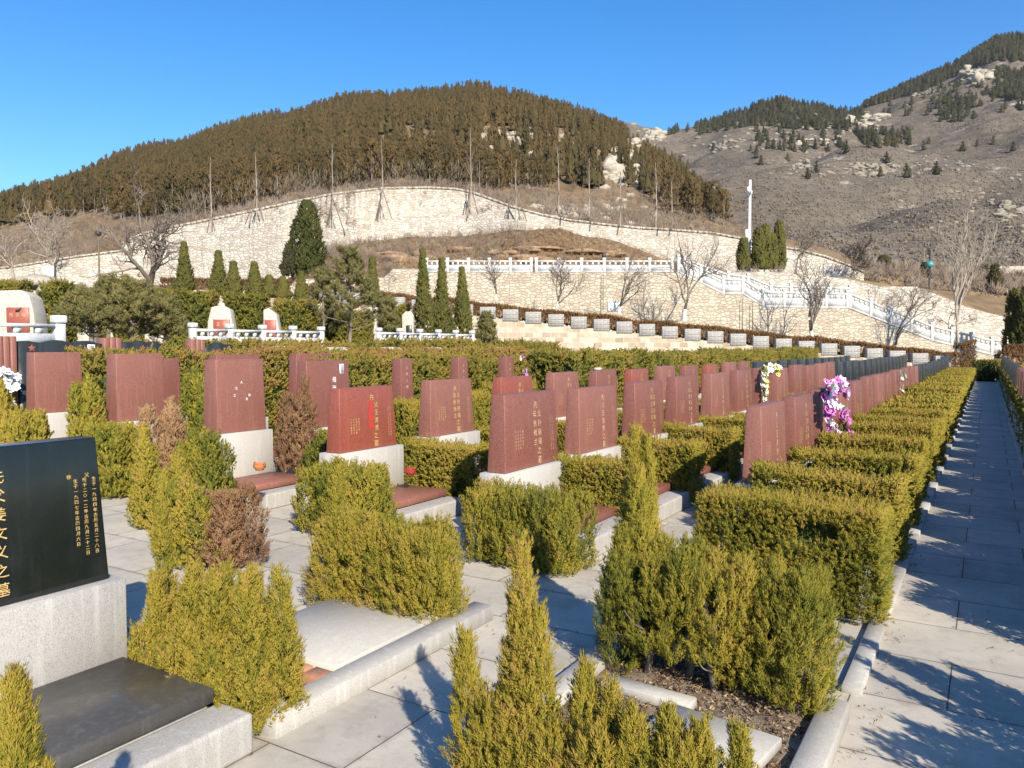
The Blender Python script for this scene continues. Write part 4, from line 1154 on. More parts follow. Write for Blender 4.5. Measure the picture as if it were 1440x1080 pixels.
# corner return of that wall
UW = [(172, 344), (186, 336), (205, 329), (235, 322), (292, 311), (345, 300), (420, 284), (470, 274), (540, 266), (600, 265), (640, 267), (665, 272), (690, 281), (720, 292), (760, 303), (800, 311), (850, 317), (900, 322), (950, 325), (1000, 329), (1040, 336), (1070, 345), (1120, 352), (1160, 362), (1190, 373), (1215, 384)]
UB = [(172, 404), (405, 402), (425, 385), (470, 352), (560, 346), (640, 340), (700, 334), (780, 334), (850, 350), (930, 372), (1000, 388), (1100, 396), (1215, 402)]
UZ = [(172, 71), (300, 69), (398, 66.5), (410, 66.5), (430, 68), (500, 74), (580, 77), (660, 76), (740, 72), (1000, 70), (1215, 68)]
wall_strip('retaining_wall', UW, UB, UZ, 'rubble_white', 'great curved pale stone wall sweeping below the wooded hill', th=.7, cap=.18)
LT = [(172, 352), (235, 340), (300, 326), (361, 312), (398, 308), (430, 316), (468, 322), (500, 318), (538, 308), (600, 303), (662, 302), (700, 306), (740, 311), (765, 313)]
wall_strip('retaining_wall', LT, UB, [(p, z - 3.0) for p, z in UZ], 'rubble_white', 'lower stepped tier of the great curved pale wall carrying staked saplings', th=2.98, x0=178, x1=765, cap=None)
LW = [(-120, 392), (15, 377), (60, 370), (110, 362), (172, 354), (205, 350)]
wall_strip('retaining_wall', LW, [(-120, 412), (205, 410)], [(-120, 60), (205, 62)], 'rubble_white', 'low outer stretch of pale stone wall behind the bare tree', th=.6, cap=.15)

# terrain sheets
def sheet(name, mat, rows, pxr, sub, namp=0.0, nf=.05, seed=0, kind='structure'):
    """rows: functions px -> (Z, py); straight slopes between them, gentle noise on top"""
    pts = []
    for p in pxr:
        ctl = []
        for rfun in rows:
            Z, y = rfun(p); ctl.append(cpt(p, y, Z))
        c = []
        for (a, b), s in zip(zip(ctl[:-1], ctl[1:]), sub):
            for t in np.arange(s) / s: c.append([a[i] + (b[i] - a[i]) * t for i in range(3)])
        c.append(list(ctl[-1])); pts.append(c)
    P = np.array(pts)
    return P
def sheet_mesh(name, mat, P, smooth=True):
    nx, ny = P.shape[:2]
    i, j = np.meshgrid(np.arange(nx - 1), np.arange(ny - 1), indexing='ij')
    F = np.stack([i * ny + j, (i + 1) * ny + j, (i + 1) * ny + j + 1, i * ny + j + 1], -1).reshape(-1, 4)
    return tag(local_obj(MB().add(P.reshape(-1, 3), F), name, M[mat], smooth=smooth), kind='structure')
PX = np.arange(-420, 1880, 10.0)
MT = [(-400, 408), (380, 404), (410, 392), (440, 368), (480, 344), (560, 335), (640, 331), (700, 324), (780, 321), (820, 329), (850, 337), (890, 348), (930, 363), (1000, 384), (1100, 394), (1215, 402), (1300, 412), (1450, 440), (1900, 470)]
def zwall(p): return float(interp(UZ, p)) if p >= 172 else 73 - 0
def r0(p): return 42.5, float(ymb(p)) - 1
def r1(p): return 49.9, float(ymb(p)) - 4
def r2(p): return 50.55, float(interp(WT, p)) + 1.0
def r3(p): return 55.8, float(interp([(-400, 406), (400, 404), (420, 391), (600, 381), (945, 381), (1000, 384), (1010, 405), (1080, 425), (1190, 432), (1290, 462), (1414, 498), (1450, 500), (1900, 505)], p))
def r3b(p): return 57.4, float(interp([(-400, 406), (400, 404), (420, 388), (600, 376), (945, 378), (1010, 384.5), (1080, 383.5), (1190, 393.5), (1290, 404.5), (1414, 447.5), (1424, 495), (1900, 500)], p))
def r4(p): return zwall(p) - 6.5, float(interp(MT, p))
def r5(p): return zwall(p) - (3.1 if p < 765 else -.1), float(interp(UB, p)) - 3 if 172 <= p <= 1215 else float(interp([(-400, 400), (0, 385), (172, 398), (1215, 400), (1300, 405), (1440, 425), (1900, 450)], p))
P = sheet('', '', [r0, r1, r2, r3, r3b, r4, r5], PX, (2, 1, 3, 1, 8, 4))
w_ = wob(P, .45, 5) * .22 + wob(P, 1.3, 6) * .10
msk = np.clip((P[..., 1] - 52) / 4, 0, 1)
P[..., 2] += w_ * msk
sheet_mesh('embankment', 'hill', P)
# hill: from the top of the curved wall to the wooded ridge
RIDGE = [(-420, 350), (-100, 312), (0, 296), (40, 280), (100, 262), (200, 227), (300, 197), (400, 172), (500, 150), (590, 137), (680, 134), (740, 142), (800, 158), (850, 180), (890, 200), (930, 226), (960, 252), (1000, 292), (1020, 318), (1060, 352), (1100, 378), (1440, 386), (1900, 400)]
H110 = [(-420, 372), (0, 335), (100, 325), (200, 308), (300, 296), (400, 280), (540, 258), (660, 258), (720, 268), (800, 284), (900, 299), (1000, 318), (1100, 345), (1200, 374), (1440, 388), (1900, 410)]
def h0(p):
    if 172 <= p <= 1215: return zwall(p) + .65, float(interp(UW, p)) + .4
    return zwall(p) + .65, float(interp([(-400, 395), (0, 376), (110, 362), (171, 335), (1216, 386), (1300, 400), (1440, 420), (1900, 445)], p))
def h1(p): return 110.0, float(interp(H110, p))
def h2(p): return 350.0, float(interp(RIDGE, p))
def h3(p): return 430.0, float(interp(RIDGE, p)) + 30
def hs_(p): return h0(p)[0] - .01, h0(p)[1] + 45
HP = sheet('', '', [hs_, h0, h1, h2, h3], PX, (1, 8, 44, 4))
hm = np.clip((HP[..., 1] - 80) / 25, 0, 1)
HP[..., 2] += hm * (wob(HP, .035, 8) * 2.2 + wob(HP, .12, 9) * .7)
sheet_mesh('hill', 'hill', HP)
# mountain
MR = [(700, 300), (780, 205), (820, 178), (860, 168), (900, 177), (940, 183), (1000, 170), (1030, 158), (1060, 146), (1100, 140), (1160, 152), (1200, 157), (1215, 148), (1240, 136), (1300, 108), (1350, 86), (1400, 54), (1440, 48), (1520, 30), (1640, 20), (1900, 60)]
PXM = np.arange(700, 1900, 6.0)
def m0(p): return 165.0, float(interp([(700, 405), (1100, 398), (1280, 386), (1440, 384), (1900, 400)], p))
def m1(p): return 330.0, float(interp([(700, 360), (940, 345), (1100, 345), (1280, 345), (1440, 335), (1900, 330)], p))
def m2(p): return 620.0, float(interp([(700, 300), (940, 240), (1000, 228), (1100, 205), (1200, 205), (1280, 200), (1440, 165), (1900, 160)], p))
def m3(p): return 900.0, float(interp(MR, p))
def m4(p): return 1100.0, float(interp(MR, p)) + 40
MP = sheet('', '', [m0, m1, m2, m3, m4], PXM, (24, 40, 40, 4))
mm = np.clip((MP[..., 1] - 170) / 80, 0, 1) * np.clip((930 - MP[..., 1]) / 120 + .25, 0.25, 1)
gul = np.abs(wob(MP, .012, 12)) * 17 + wob(MP, .03, 13) * 6 + np.abs(wob(MP, .07, 14)) * 3.4
MP[..., 2] += mm * (gul - 6)
sheet_mesh('mountain', 'mountain', MP)

def proj_z(P):
    """local point -> photo px, py"""
    d = P[..., 1]; up = P[..., 2] - CAM_H
    f = d * CP - up * SP; u = d * SP + up * CP
    return 720 + FPX * P[..., 0] / f, 540 - FPX * u / f

def surf(P, pxr, px, py):
    """find the visible point of a sheet in the photo direction (px,py): arrays"""
    out = []
    qx, qy = proj_z(P)
    for a, b in zip(px, py):
        i = int(np.clip(round((a - pxr[0]) / (pxr[1] - pxr[0])), 0, len(pxr) - 1))
        col = qy[i]; best = None
        run = 1e9
        for j in range(len(col) - 1):
            if (col[j] - b) * (col[j + 1] - b) <= 0 and col[j] != col[j + 1]:
                t = (col[j] - b) / (col[j] - col[j + 1]); best = P[i, j] + (P[i, j + 1] - P[i, j]) * t; break
        if best is None: out.append((0, 0, -999)); continue
        x = (a - 720) / (qx[i, j] - 720) * best[0] if abs(qx[i, j] - 720) > 30 else (a - 720) / FPX * best[1]
        out.append((x, best[1], best[2]))
    return np.array(out)

# ---------------------------------------------------------------- conifers
def cone_tree(rg, h, r, n, sl, sw, base=.5, z0=.12, belly=.25, jit=.12, pow_=.8):
    """whole conifer crown of short upward sprays, height h"""
    t = rg.uniform(0, 1, n) ** 1.15
    prof = np.where(t < belly, .75 + .25 * t / belly, np.clip(1 - (t - belly) / (1 - belly), 0, 1) ** pow_)
    ph = rg.uniform(0, 6.283, n)
    rr = r * prof * rg.uniform(.55, 1.0, n) ** .5 * (1 + .2 * np.sin(ph * 3 + t * 8) + .13 * np.sin(ph * 5 - 13 * t))
    out = np.stack([np.cos(ph), np.sin(ph), np.zeros(n)], 1)
    A = np.stack([out[:, 0] * rr, out[:, 1] * rr, h * (z0 + (1 - z0) * t) - sl * .5], 1)
    D = out * .5 + np.array([[0, 0, .85]]) + rg.normal(0, .2, (n, 3))
    return A, D
def conifer_meshes(mat, h, r, n, nsp, sl, sw, L, k, seed, base=.5, core=True, **kw):
    res = []
    for i in range(k):
        rg = np.random.default_rng(seed + i); mb = MB()
        A, D = cone_tree(rg, h, r, n, sl, sw, **kw)
        sprigs(mb, A, D, L, nsp, sl, sw, tints(A, rg, base, .22, 2.5 / h * 3, .12, seed + i), rg)
        if core:
            ph = np.arange(7) * 6.283 / 7
            V = [(r * .5 * math.cos(a), r * .5 * math.sin(a), h * .14) for a in ph] + [(r * .62 * math.cos(a), r * .62 * math.sin(a), h * .34) for a in ph] + [(0, 0, h * .9)]
            F4 = [(q, (q + 1) % 7, 7 + (q + 1) % 7, 7 + q) for q in range(7)]
            mb.add(V, F4, .1); mb.add(V, [(7 + q, 7 + (q + 1) % 7, 14) for q in range(7)], .1)
        res.append(mb)
    return res
def place_cypress(px, py0, py1, Z, width, label, mat='cypress', n=500, seed=0, group=None, belly=.10, pow_=1.2, base=.5, name='cypress'):
    x, _, zb = cpt(px, py1, Z); _, _, zt = cpt(px, py0, Z); h = zt - zb; r = width * Z / FPX / 2
    g = empty(name, c2w(x, Z, zb), seed, label=label, cat='tree', group=group)
    s = max(.04, 2.3 * Z / FPX); n = int(n * 1.7)
    m = conifer_meshes(mat, h, r, n, 7, s * 1.6, s * .32, s * 2.2, 1, seed, base, True, z0=.03, belly=belly, pow_=pow_)[0]
    m.build('crown', M[mat], g, attr=True)
    t = MB(); tube(t, [(0, 0, -.2), (0, 0, h * .3), (0, 0, h * .7)], [.05 * h / 3, .04 * h / 3, .015], 7); t.build('trunk', M['bark'], g)
    return g
for i, (px, y0, y1, Z, w, lab_) in enumerate((
        (595, 352, 474, 28.0, 30, 'tall pointed green cypress, nearest of three in front of the battlements to the bare pine'),
        (622, 365, 474, 28.5, 28, 'middle one of the three tall pointed cypresses before the battlements'),
        (650, 377, 474, 29, 27, 'shortest of the three tall pointed cypresses before the battlements'),
        (524, 364, 430, 36, 19, 'slender cypress standing behind the pine top, apart from the three'),
        (260, 342, 412, 38, 23, 'tallest slender cypress in the row before the long pale wall'),
        (308, 355, 416, 38, 24, 'second tall slender cypress in the row before the pale wall'),
        (329, 370, 415, 38, 19, 'shorter cypress close beside the second tall one'),
        (358, 371, 416, 38, 20, 'pointed cypress alone in mid row before the pale wall'),
        (379, 390, 418, 38, 17, 'small low cypress, first of the two stubby ones in the row'),
        (398, 392, 420, 38, 19, 'small low cypress with ragged tip, second of the two stubby ones'),
        (424, 384, 430, 37, 19, 'slim cypress at the row end by the battlements'))):
    place_cypress(px, y0, y1, Z, w, lab_, n=620, seed=100 + i, group='pointed cypresses before the stone walls', base=.5)
place_cypress(433, 284, 388, 57, 44, 'big oval dark juniper standing against the curved pale wall', 'cypress', 1100, 120, None, .38, .5, .10, 'juniper_tree')
place_cypress(406, 346, 388, 56, 17, 'small dark juniper at the foot of the big oval one', 'darkcon', 250, 121, None, .25, .7, .4, 'juniper_tree')
for i, (px, y0, w) in enumerate(((1045, 338, 13), (1066, 322, 15), (1075, 318, 15), (1084, 330, 15), (1095, 313, 14))):
    place_cypress(px, y0, 379, 58 + i * .3, w, ('lone small cypress beside the white mast', 'first of the tight clump of columnar cypresses beside the mast', 'second, taller column in the tight cypress clump', 'third column in the tight cypress clump', 'tallest column closing the tight cypress clump')[i], 'cypress', 420, 130 + i, 'columnar cypresses by the mast', .2, .42, .45)
for i, (px, y0, y1, w, Z, lab_) in enumerate(((1397, 374, 452, 34, 70, 'broad brown-green conifer behind the square wall corner'), (1424, 408, 500, 22, 47, 'dark green columnar conifer beyond the wall corner'), (1440, 405, 505, 24, 46, 'dark green columnar conifer cut by the photo edge'),
        (1384, 374, 398, 24, 110, 'round dark distant tree beside the valley road'), (1300, 372, 420, 22, 84, 'dark brownish conifer behind the street lamp'), (1242, 362, 392, 22, 95, 'round grey-green conifer among the bare valley trees'), (1432, 386, 402, 20, 120, 'small dark tree by the distant pale house'))):
    place_cypress(px, y0, y1, Z, w, lab_, 'darkcon' if i not in (1, 2) else 'cypress', 480, 140 + i, None, .3 if i in (1, 2) else .25, .5 if i in (1, 2, 3, 5) else .8, .4, 'conifer')

# pines on the terrace: whorled limbs with needle clumps
def pine(px, y0, y1, Z, width, label, seed, nl=34, lean=0):
    rg = np.random.default_rng(seed)
    x, _, zb = cpt(px, y1, Z); zt = cpt(px, y0, Z)[2]; h = zt - zb; r = width * Z / FPX / 2
    g = empty('pine_tree', c2w(x, Z, zb), TH, label=label, cat='tree')
    t = MB(); tube(t, [(0, 0, -.2), (.02, 0, h * .3), (-.02, .02, h * .65), (0, 0, h * .97)], [.055, .045, .03, .01], 8)
    A, D = [], []
    for i in range(nl):
        f = .12 + .85 * (i / nl); a = i * 2.4 + rg.uniform(-.4, .4)
        ln = r * (1.08 - f * .95) * rg.uniform(.7, 1.15); p0 = np.array([0, 0, h * f])
        d = np.array([math.cos(a), math.sin(a), rg.uniform(.15, .5)])
        p1 = p0 + d * ln * .6; p2 = p0 + d * ln + np.array([0, 0, ln * .2])
        tube(t, [p0, p1, p2], [.018, .012, .005], 5)
        for k in range(8):
            q = rg.uniform(.35, 1.05); c = p0 + (p2 - p0) * q + rg.normal(0, .05, 3)
            for _ in range(5):
                A.append(c + rg.normal(0, .045, 3)); D.append(d * .5 + np.array([0, 0, .6]) + rg.normal(0, .45, 3))
    for _ in range(20):
        A.append(np.array([0, 0, h * rg.uniform(.85, .99)]) + rg.normal(0, .03, 3)); D.append(np.array([0, 0, 1.]) + rg.normal(0, .3, 3))
    A, D = np.array(A), np.array(D)
    m = MB(); sprigs(m, A, D, .10, 13, .10, .0085, tints(A, rg, .5, .22, 2.5, .12, seed), rg, 1.1)
    t.build('trunk', M['bark'], g); m.build('needles', M['pine'], g, attr=True)
pine(492, 352, 480, 24, 105, 'tall loose pine with a long leader standing before the battlements', 160, 40)
pine(455, 378, 478, 27, 60, 'lower pine half behind the tall loose one', 161, 30)
pine(545, 420, 480, 25, 40, 'small pine beside the white tomb with a dark plaque', 162, 22)
pine(184, 402, 486, 16.5, 130, 'broad bushy pine in front of the terrace tombs', 163, 48)
pine(128, 415, 484, 16, 100, 'low spreading pine next to the broad bushy one', 164, 34)
pine(152, 394, 470, 20, 50, 'slender pine top behind the broad bushy one', 165, 24)
pine(684, 443, 492, 26, 34, 'tiny pine at the balustrade end against the stone wall', 166, 22)
pine(232, 425, 486, 17, 70, 'dusty grey-green pine beside the hedge on the terrace', 167, 30)
# terrace hedges
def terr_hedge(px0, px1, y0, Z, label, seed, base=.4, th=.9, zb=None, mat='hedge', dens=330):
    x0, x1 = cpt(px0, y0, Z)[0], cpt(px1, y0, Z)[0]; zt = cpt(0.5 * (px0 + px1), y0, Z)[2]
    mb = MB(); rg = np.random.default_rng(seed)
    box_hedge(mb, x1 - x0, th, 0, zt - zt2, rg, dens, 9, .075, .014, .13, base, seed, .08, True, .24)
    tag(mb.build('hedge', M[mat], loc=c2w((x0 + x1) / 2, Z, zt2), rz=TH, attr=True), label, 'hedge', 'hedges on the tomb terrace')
terr_hedge(66, 95, 400, 19, 'dark clipped juniper column beside the largest cream tomb', 170, .42, .6)
terr_hedge(240, 300, 414, 24, 'dark rounded hedge behind the slim rock tomb', 171, .38)
terr_hedge(322, 372, 416, 25, 'dark hedge between two cream rock tombs', 172, .38)
terr_hedge(392, 440, 424, 24, 'olive hedge beside the narrow rock tomb', 173, .5)
terr_hedge(-30, 34, 399, 28, 'low green hedge behind the largest cream tomb', 174, .45)
terr_hedge(100, 138, 409, 30, 'low dark hedge behind the small rounded stone', 175, .4)
terr_hedge(166, 250, 409, 31, 'long olive hedge in front of the grey wall', 176, .5)
terr_hedge(440, 520, 440, 29, 'olive hedge behind the pine trunks', 177, .48)
terr_hedge(545, 572, 432, 30, 'olive bush beside the small white tomb', 178, .5)

# ---------------------------------------------------------------- bare trees
def bare_tree_arrays(rg, h, r0, spread=.55, depth=5, kids=(3, 5), upb=.25, twig=.004, first=.3, lean=(0, 0), tf=.52):
    tr, br = MB(), MB()
    def grow(p, d, L, r, lev):
        n = 4 if lev < 2 else 3
        pts = [np.array(p)]; dd = np.array(d, float)
        for i in range(n):
            dd = unit(dd + rg.normal(0, .12 + .05 * lev, 3) + np.array([0, 0, upb * .25]))
            pts.append(pts[-1] + dd * L / n)
        rr = np.linspace(r, max(twig, r * .55), n + 1)
        tube(tr if lev == 0 else br, pts, rr, 7 if lev == 0 else 5 if lev == 1 else 3)
        if lev >= depth: return
        for k in range(rg.integers(kids[0], kids[1] + 1)):
            t = rg.uniform(first if lev == 0 else .25, 1.0); i = min(n - 1, int(t * n)); q = pts[i] + (pts[i + 1] - pts[i]) * (t * n - i)
            a = rg.uniform(0, 6.283); ref = unit(np.cross(dd, [math.cos(a), math.sin(a), .3]))
            nd = unit(dd * (1 - spread) + ref * spread + np.array([0, 0, upb]) * .4)
            grow(q, nd, h * (.40, .25, .16, .10, .065, .04)[lev] * rg.uniform(.7, 1.2) * (1.15 - .35 * t), max(twig, r * (.62 - .15 * t)), lev + 1)
        nd = unit(dd + rg.normal(0, .22, 3))
        grow(pts[-1], nd, h * (.40, .25, .16, .10, .065, .04)[lev] * rg.uniform(.9, 1.2), max(twig, r * .55), lev + 1)
    grow((0, 0, 0), (lean[0], lean[1], 1.0), h * tf, r0, 0)
    return tr, br
def bare_tree(px, y0, y1, Z, label, seed, mat='bark_dark', name='bare_tree', group=None, lime=None, dark=None, **kw):
    rg = np.random.default_rng(seed)
    x, _, zb = cpt(px, y1, Z); zt = cpt(px, y0, Z)[2]; h = zt - zb
    g = empty(name, c2w(x, Z, zb - .05), seed * 1.0 if name != 'gnarled_tree' else TH, label=label, cat='tree', group=group)
    kw.setdefault('r0', h * .022); kw.setdefault('twig', .17 * Z / FPX)
    r_ = kw.pop('r0')
    tr, br = bare_tree_arrays(rg, h, r_, **kw)
    s0 = h / max(v[:, 2].max() for v in br.v); kw['twig'] /= s0
    tr, br = bare_tree_arrays(np.random.default_rng(seed), h, r_ / s0, **kw)
    t = tr.build('trunk', M[mat], g); br.build('crown', M[dark or mat], g)
    allz = max(v[:, 2].max() for v in br.v); s = h / allz
    for o in (t, g.children[-1]): o.scale = (s, s, s)
    if lime:
        m = MB(); tube(m, [tuple(q * s for q in tr.v[0][k * 7:k * 7 + 7].mean(0)) for k in (0, 1, 2)], [r_ * 1.12, r_ * 1.03, r_ * .95], 9); m.build('limewash', M['lime_bark'], g)
    return g
for i, (px, y0, y1, Z) in enumerate(((698, 352, 421, 46), (783, 352, 432, 46), (870, 350, 440, 46), (962, 318, 450, 46), (1142, 352, 476, 46), (1258, 392, 496, 46))):
    bare_tree(px, y0, y1, Z, 'leafless tree with limewashed trunk behind the rust hedge, %s from the cypresses' % ORD[i], 200 + i, 'bark_dark', dark='bark', group='leafless trees behind the battlements', lime=1.4, depth=4, kids=(2, 4), spread=.5, upb=.42, tf=.26)
bare_tree(1345, 322, 508, 45, 'tall twin-stemmed white poplar near the path end', 210, 'bark_pale', 'poplar', spread=.16, upb=.7, depth=4, kids=(2, 4), r0=.10, tf=.4)
bare_tree(208, 258, 404, 46, 'large gnarled leafless tree with wide dark limbs before the pale wall', 211, 'bark_dark', dark='bark', depth=4, kids=(3, 4), spread=.6, upb=.10, r0=.24, lean=(-.18, 0), first=.3, twig=.010, tf=.24)
bare_tree(78, 290, 395, 52, 'grey-green leafless tree at the far edge of the pale wall', 212, 'bark_pale', depth=4, kids=(3, 4), spread=.5, tf=.35)
bare_tree(20, 300, 395, 56, 'thin grey leafless tree on the scrubby slope', 213, 'bark_pale', depth=4, kids=(3, 3), spread=.5, tf=.35)
bare_tree(1118, 320, 384, 60, 'small crooked leafless tree on the upper wall beside the cypress clump', 214, 'bark', depth=4, kids=(3, 4), spread=.55)
bare_tree(1194, 340, 402, 66, 'stout short leafless tree at the end of the curved wall', 215, 'bark_dark', depth=4, kids=(3, 5), spread=.5)
for i, px in enumerate((1215, 1232, 1262, 1275, 1290, 1322, 1338, 1362, 1372, 1410)):
    bare_tree(px, 352 + (i * 7) % 22, 400 + (i % 3) * 8, 78 + (i * 13) % 30, 'hazy leafless tree in the valley, %s counted outward from the curved wall' % ORD[i], 220 + i, 'bark_pale', group='leafless trees in the valley', depth=4, kids=(2, 3), spread=.45, r0=.10, tf=.3)
bare_tree(1290, 395, 470, 53, 'pale bare shrub-like tree on the stair slope', 235, 'bark_pale', depth=4, kids=(2, 3), spread=.5)
bare_tree(1235, 405, 470, 53, 'pale bare sapling above the stair balustrade', 236, 'bark_pale', depth=4, kids=(2, 3), spread=.45)
bare_tree(1330, 415, 480, 53, 'crooked bare shrub beside the upper stair wall', 237, 'bark', depth=4, kids=(2, 3), spread=.6)
# staked saplings on top of the curved wall
for i, (px, ytop, yb, yp, Z) in enumerate(((297, 222, 318, 305, 71), (361, 214, 300, 276, 68), (468, 202, 322, 280, 72), (538, 195, 305, 268, 75), (662, 180, 300, 262, 75), (725, 225, 312, 268, 74), (785, 205, 312, 268, 73), (828, 222, 314, 272, 72.5), (872, 240, 318, 280, 72), (922, 228, 322, 290, 71.5), (944, 250, 325, 298, 71.5))):
    Z = float(interp(UZ, px)) + (-1.5 if px < 745 else .75)
    x, _, zb = cpt(px, float(interp(LT, px)) if px < 745 else float(interp(UW, px)) - 1, Z)
    if px < 745: zb = cpt(px, float(interp(LT, px)), Z - 1.5)[2]
    zt = cpt(px, ytop, Z)[2]; zp = cpt(px, yp, Z)[2]; h = zt - zb
    g = empty('staked_sapling', c2w(x, Z, zb), TH, label='thin leafless sapling propped by leaning poles on the curved wall, %s from its low end' % ORD[i], cat='tree', group='staked saplings along the curved wall')
    rg = np.random.default_rng(300 + i)
    t, b = MB(), MB()
    tube(t, [(0, 0, 0), (.05, 0, h * .4), (.0, 0, h * .75), (rg.uniform(-.15, .15), 0, h)], [.055, .042, .026, .012], 6)
    for k in range(16):
        f = rg.uniform(.45, .97); a = rg.uniform(0, 6.28); L = h * .11 * (1.2 - f)
        p = np.array([0, 0, h * f]); d = np.array([math.cos(a) * .5, math.sin(a) * .5, 1.0])
        tube(b, [p, p + d * L, p + d * L * 1.8 + rg.normal(0, .05, 3)], [.022, .014, .010], 3)
    t.build('trunk', M['bark_pale'], g); b.build('crown', M['bark'], g)
    hp = zp - zb
    for k in range(3):
        a = k * 2.094 + rg.uniform(0, 1); rr = hp * .42
        m = MB(); tube(m, [(rr * math.cos(a), rr * math.sin(a) - .6, -.3), (.06 * math.cos(a), .06 * math.sin(a) - .05, hp)], [.055, .045], 6); m.build('prop', M['timber'], g)

# ---------------------------------------------------------------- scrub
def scrub(name, pts, mat, seed, n=16, L=.5, sl=.5, sw=.012, up=.9, base=.5, label=None):
    rg = np.random.default_rng(seed); A = np.array(pts)
    D = np.tile([0, 0, up], (len(A), 1)) + rg.normal(0, .42, (len(A), 3))
    mb = MB(); sprigs(mb, A, D, L, n, sl, sw, tints(A, rg, base, .25, .4, .12, seed), rg, .8, .2)
    return tag(local_obj(mb, name, M[mat], attr=True), kind='stuff')
rg = np.random.default_rng(400)
def rand_surf(P, pxr, poly, n, ok=None):
    px = rg.uniform(poly[0], poly[1], n); py = rg.uniform(poly[2], poly[3], n)
    if ok is not None:
        m = np.array([ok(a, b) for a, b in zip(px, py)]); px, py = px[m], py[m]
    s = surf(P, pxr, px, py); return s[s[:, 2] > -900]
EP = P
scr = [rand_surf(HP, PX, (-60, 240, 296, 385), 900), rand_surf(HP, PX, (240, 680, 240, 320), 1500, lambda a, b: b > interp(UW, a) - 26),
       rand_surf(HP, PX, (660, 1060, 262, 345), 1500)]
scrub('scrub', np.concatenate(scr), 'scrub', 401, 18, .7, .7, .02, .8, .5)
scrub('brush', np.concatenate([rand_surf(EP, PX, (430, 740, 322, 372), 520), rand_surf(EP, PX, (940, 1100, 366, 392), 150), rand_surf(EP, PX, (420, 560, 345, 392), 260)]), 'scrub', 402, 18, .55, .6, .012, .8, .42)
scrub('dry_grass', np.concatenate([rand_surf(EP, PX, (500, 945, 322, 382), 2600), rand_surf(EP, PX, (410, 520, 360, 395), 500)]), 'litterleaf', 403, 10, .22, .28, .012, .9, .62)
scrub('valley_scrub', rand_surf(HP, PX, (1190, 1480, 372, 420), 420), 'scrub', 404, 18, .9, .9, .03, .8, .5)
scrub('mountain_scrub', np.concatenate([rand_surf(MP, PXM, (900, 1460, 160, 385), 9000), rand_surf(MP, PXM, (1200, 1460, 60, 180), 1800)]), 'mscrub', 405, 10, .7, .8, .16, .4, .55)
rgt = np.random.default_rng(410)
tp = rand_surf(HP, PX, (235, 690, 250, 316), 900, lambda a, b: interp(UW, a) - 16 < b < interp(UW, a) - 1)
scrub('thicket', tp, 'mscrub', 411, 10, 2.6, 1.1, .022, 2.6, .75)
tp = rand_surf(HP, PX, (700, 1010, 285, 330), 420, lambda a, b: interp(UW, a) - 22 < b < interp(UW, a) - 1)
scrub('thicket', tp, 'mscrub', 412, 10, 1.5, .9, .022, 1.6, .7)
mb = MB(); k_ = 0
for (cx, cy, ax, ay, n_) in ((1210, 240, 90, 16, 90), (1330, 232, 60, 14, 50), (1150, 178, 70, 26, 90), (1225, 168, 34, 16, 50), (1390, 108, 40, 18, 70), (1300, 128, 40, 8, 25), (1380, 290, 60, 34, 90), (1430, 340, 25, 30, 40), (1010, 205, 34, 16, 40), (1130, 232, 30, 18, 30), (1060, 195, 50, 22, 40), (1290, 300, 60, 20, 30), (915, 195, 26, 18, 50), (960, 220, 30, 20, 15), (1420, 240, 30, 14, 25), (1200, 160, 30, 10, 30)):
    q = surf(MP, PXM, cx + rgt.normal(0, .5, n_) * ax, cy + rgt.normal(0, .5, n_) * ay)
    for p in q[q[:, 2] > -900]:
        k_ += 1
        if rgt.uniform() < .45: continue
        r = rgt.uniform(.5, 1.7) * p[1] / 600
        boulder(mb, p, (r * rgt.uniform(.9, 1.7), r, r * rgt.uniform(.5, .9)), k_, amp=.5, res=ICO1)
tag(local_obj(mb, 'mountain_rocks', M['rock_dull']), kind='stuff')
mb = MB()
for (cx, cy, ax, ay, n_) in ((720, 195, 50, 10, 40), (870, 240, 40, 36, 70), (905, 200, 26, 24, 50), (800, 300, 110, 14, 60), (770, 210, 50, 14, 30)):
    q = surf(HP, PX, cx + rgt.normal(0, .5, n_) * ax, cy + rgt.normal(0, .5, n_) * ay)
    for p in q[q[:, 2] > -900]:
        r = rgt.uniform(.6, 1.9) * p[1] / 300; k_ += 1
        boulder(mb, p, (r * rgt.uniform(.9, 1.7), r, r * rgt.uniform(.5, .9)), k_, amp=.5, res=ICO1)
tag(local_obj(mb, 'hill_rocks', M['rock']), kind='stuff')
# ledge rocks of the mound, outcrops
for i, (px, py, r) in enumerate(((565, 368, (1.5, .8, .5)), (545, 362, (1.2, .6, .4)), (640, 352, (1.3, .7, .35)), (705, 360, (1.1, .6, .35)), (750, 352, (1.6, .7, .3)), (735, 366, (1.4, .6, .3)), (820, 356, (1.6, .7, .25)), (870, 360, (1.7, .7, .25)), (905, 366, (1.2, .6, .22)), (600, 360, (1.0, .6, .3)), (780, 372, (1.5, .5, .25)), (660, 372, (1.2, .5, .25)))):
    s = surf(EP, PX, [px], [py])[0]
    if s[2] < -900: continue
    mb = MB(); rr = random.Random(i)
    for k in range(4): boulder(mb, (rr.uniform(-r[0], r[0]) * .7, rr.uniform(-.3, .3), rr.uniform(-.2, .25)), (r[0] * rr.uniform(.4, .8), r[1], r[2] * rr.uniform(.5, 1)), i * 7 + k, amp=.3)
    tag(local_obj(mb, 'ledge_rock', M['rock_brown'], loc=c2w(*s)), 'cracked brown rock ledge on the grassy mound, %s along it from the big juniper' % ORD[i], 'rock', 'brown rock ledges on the mound')
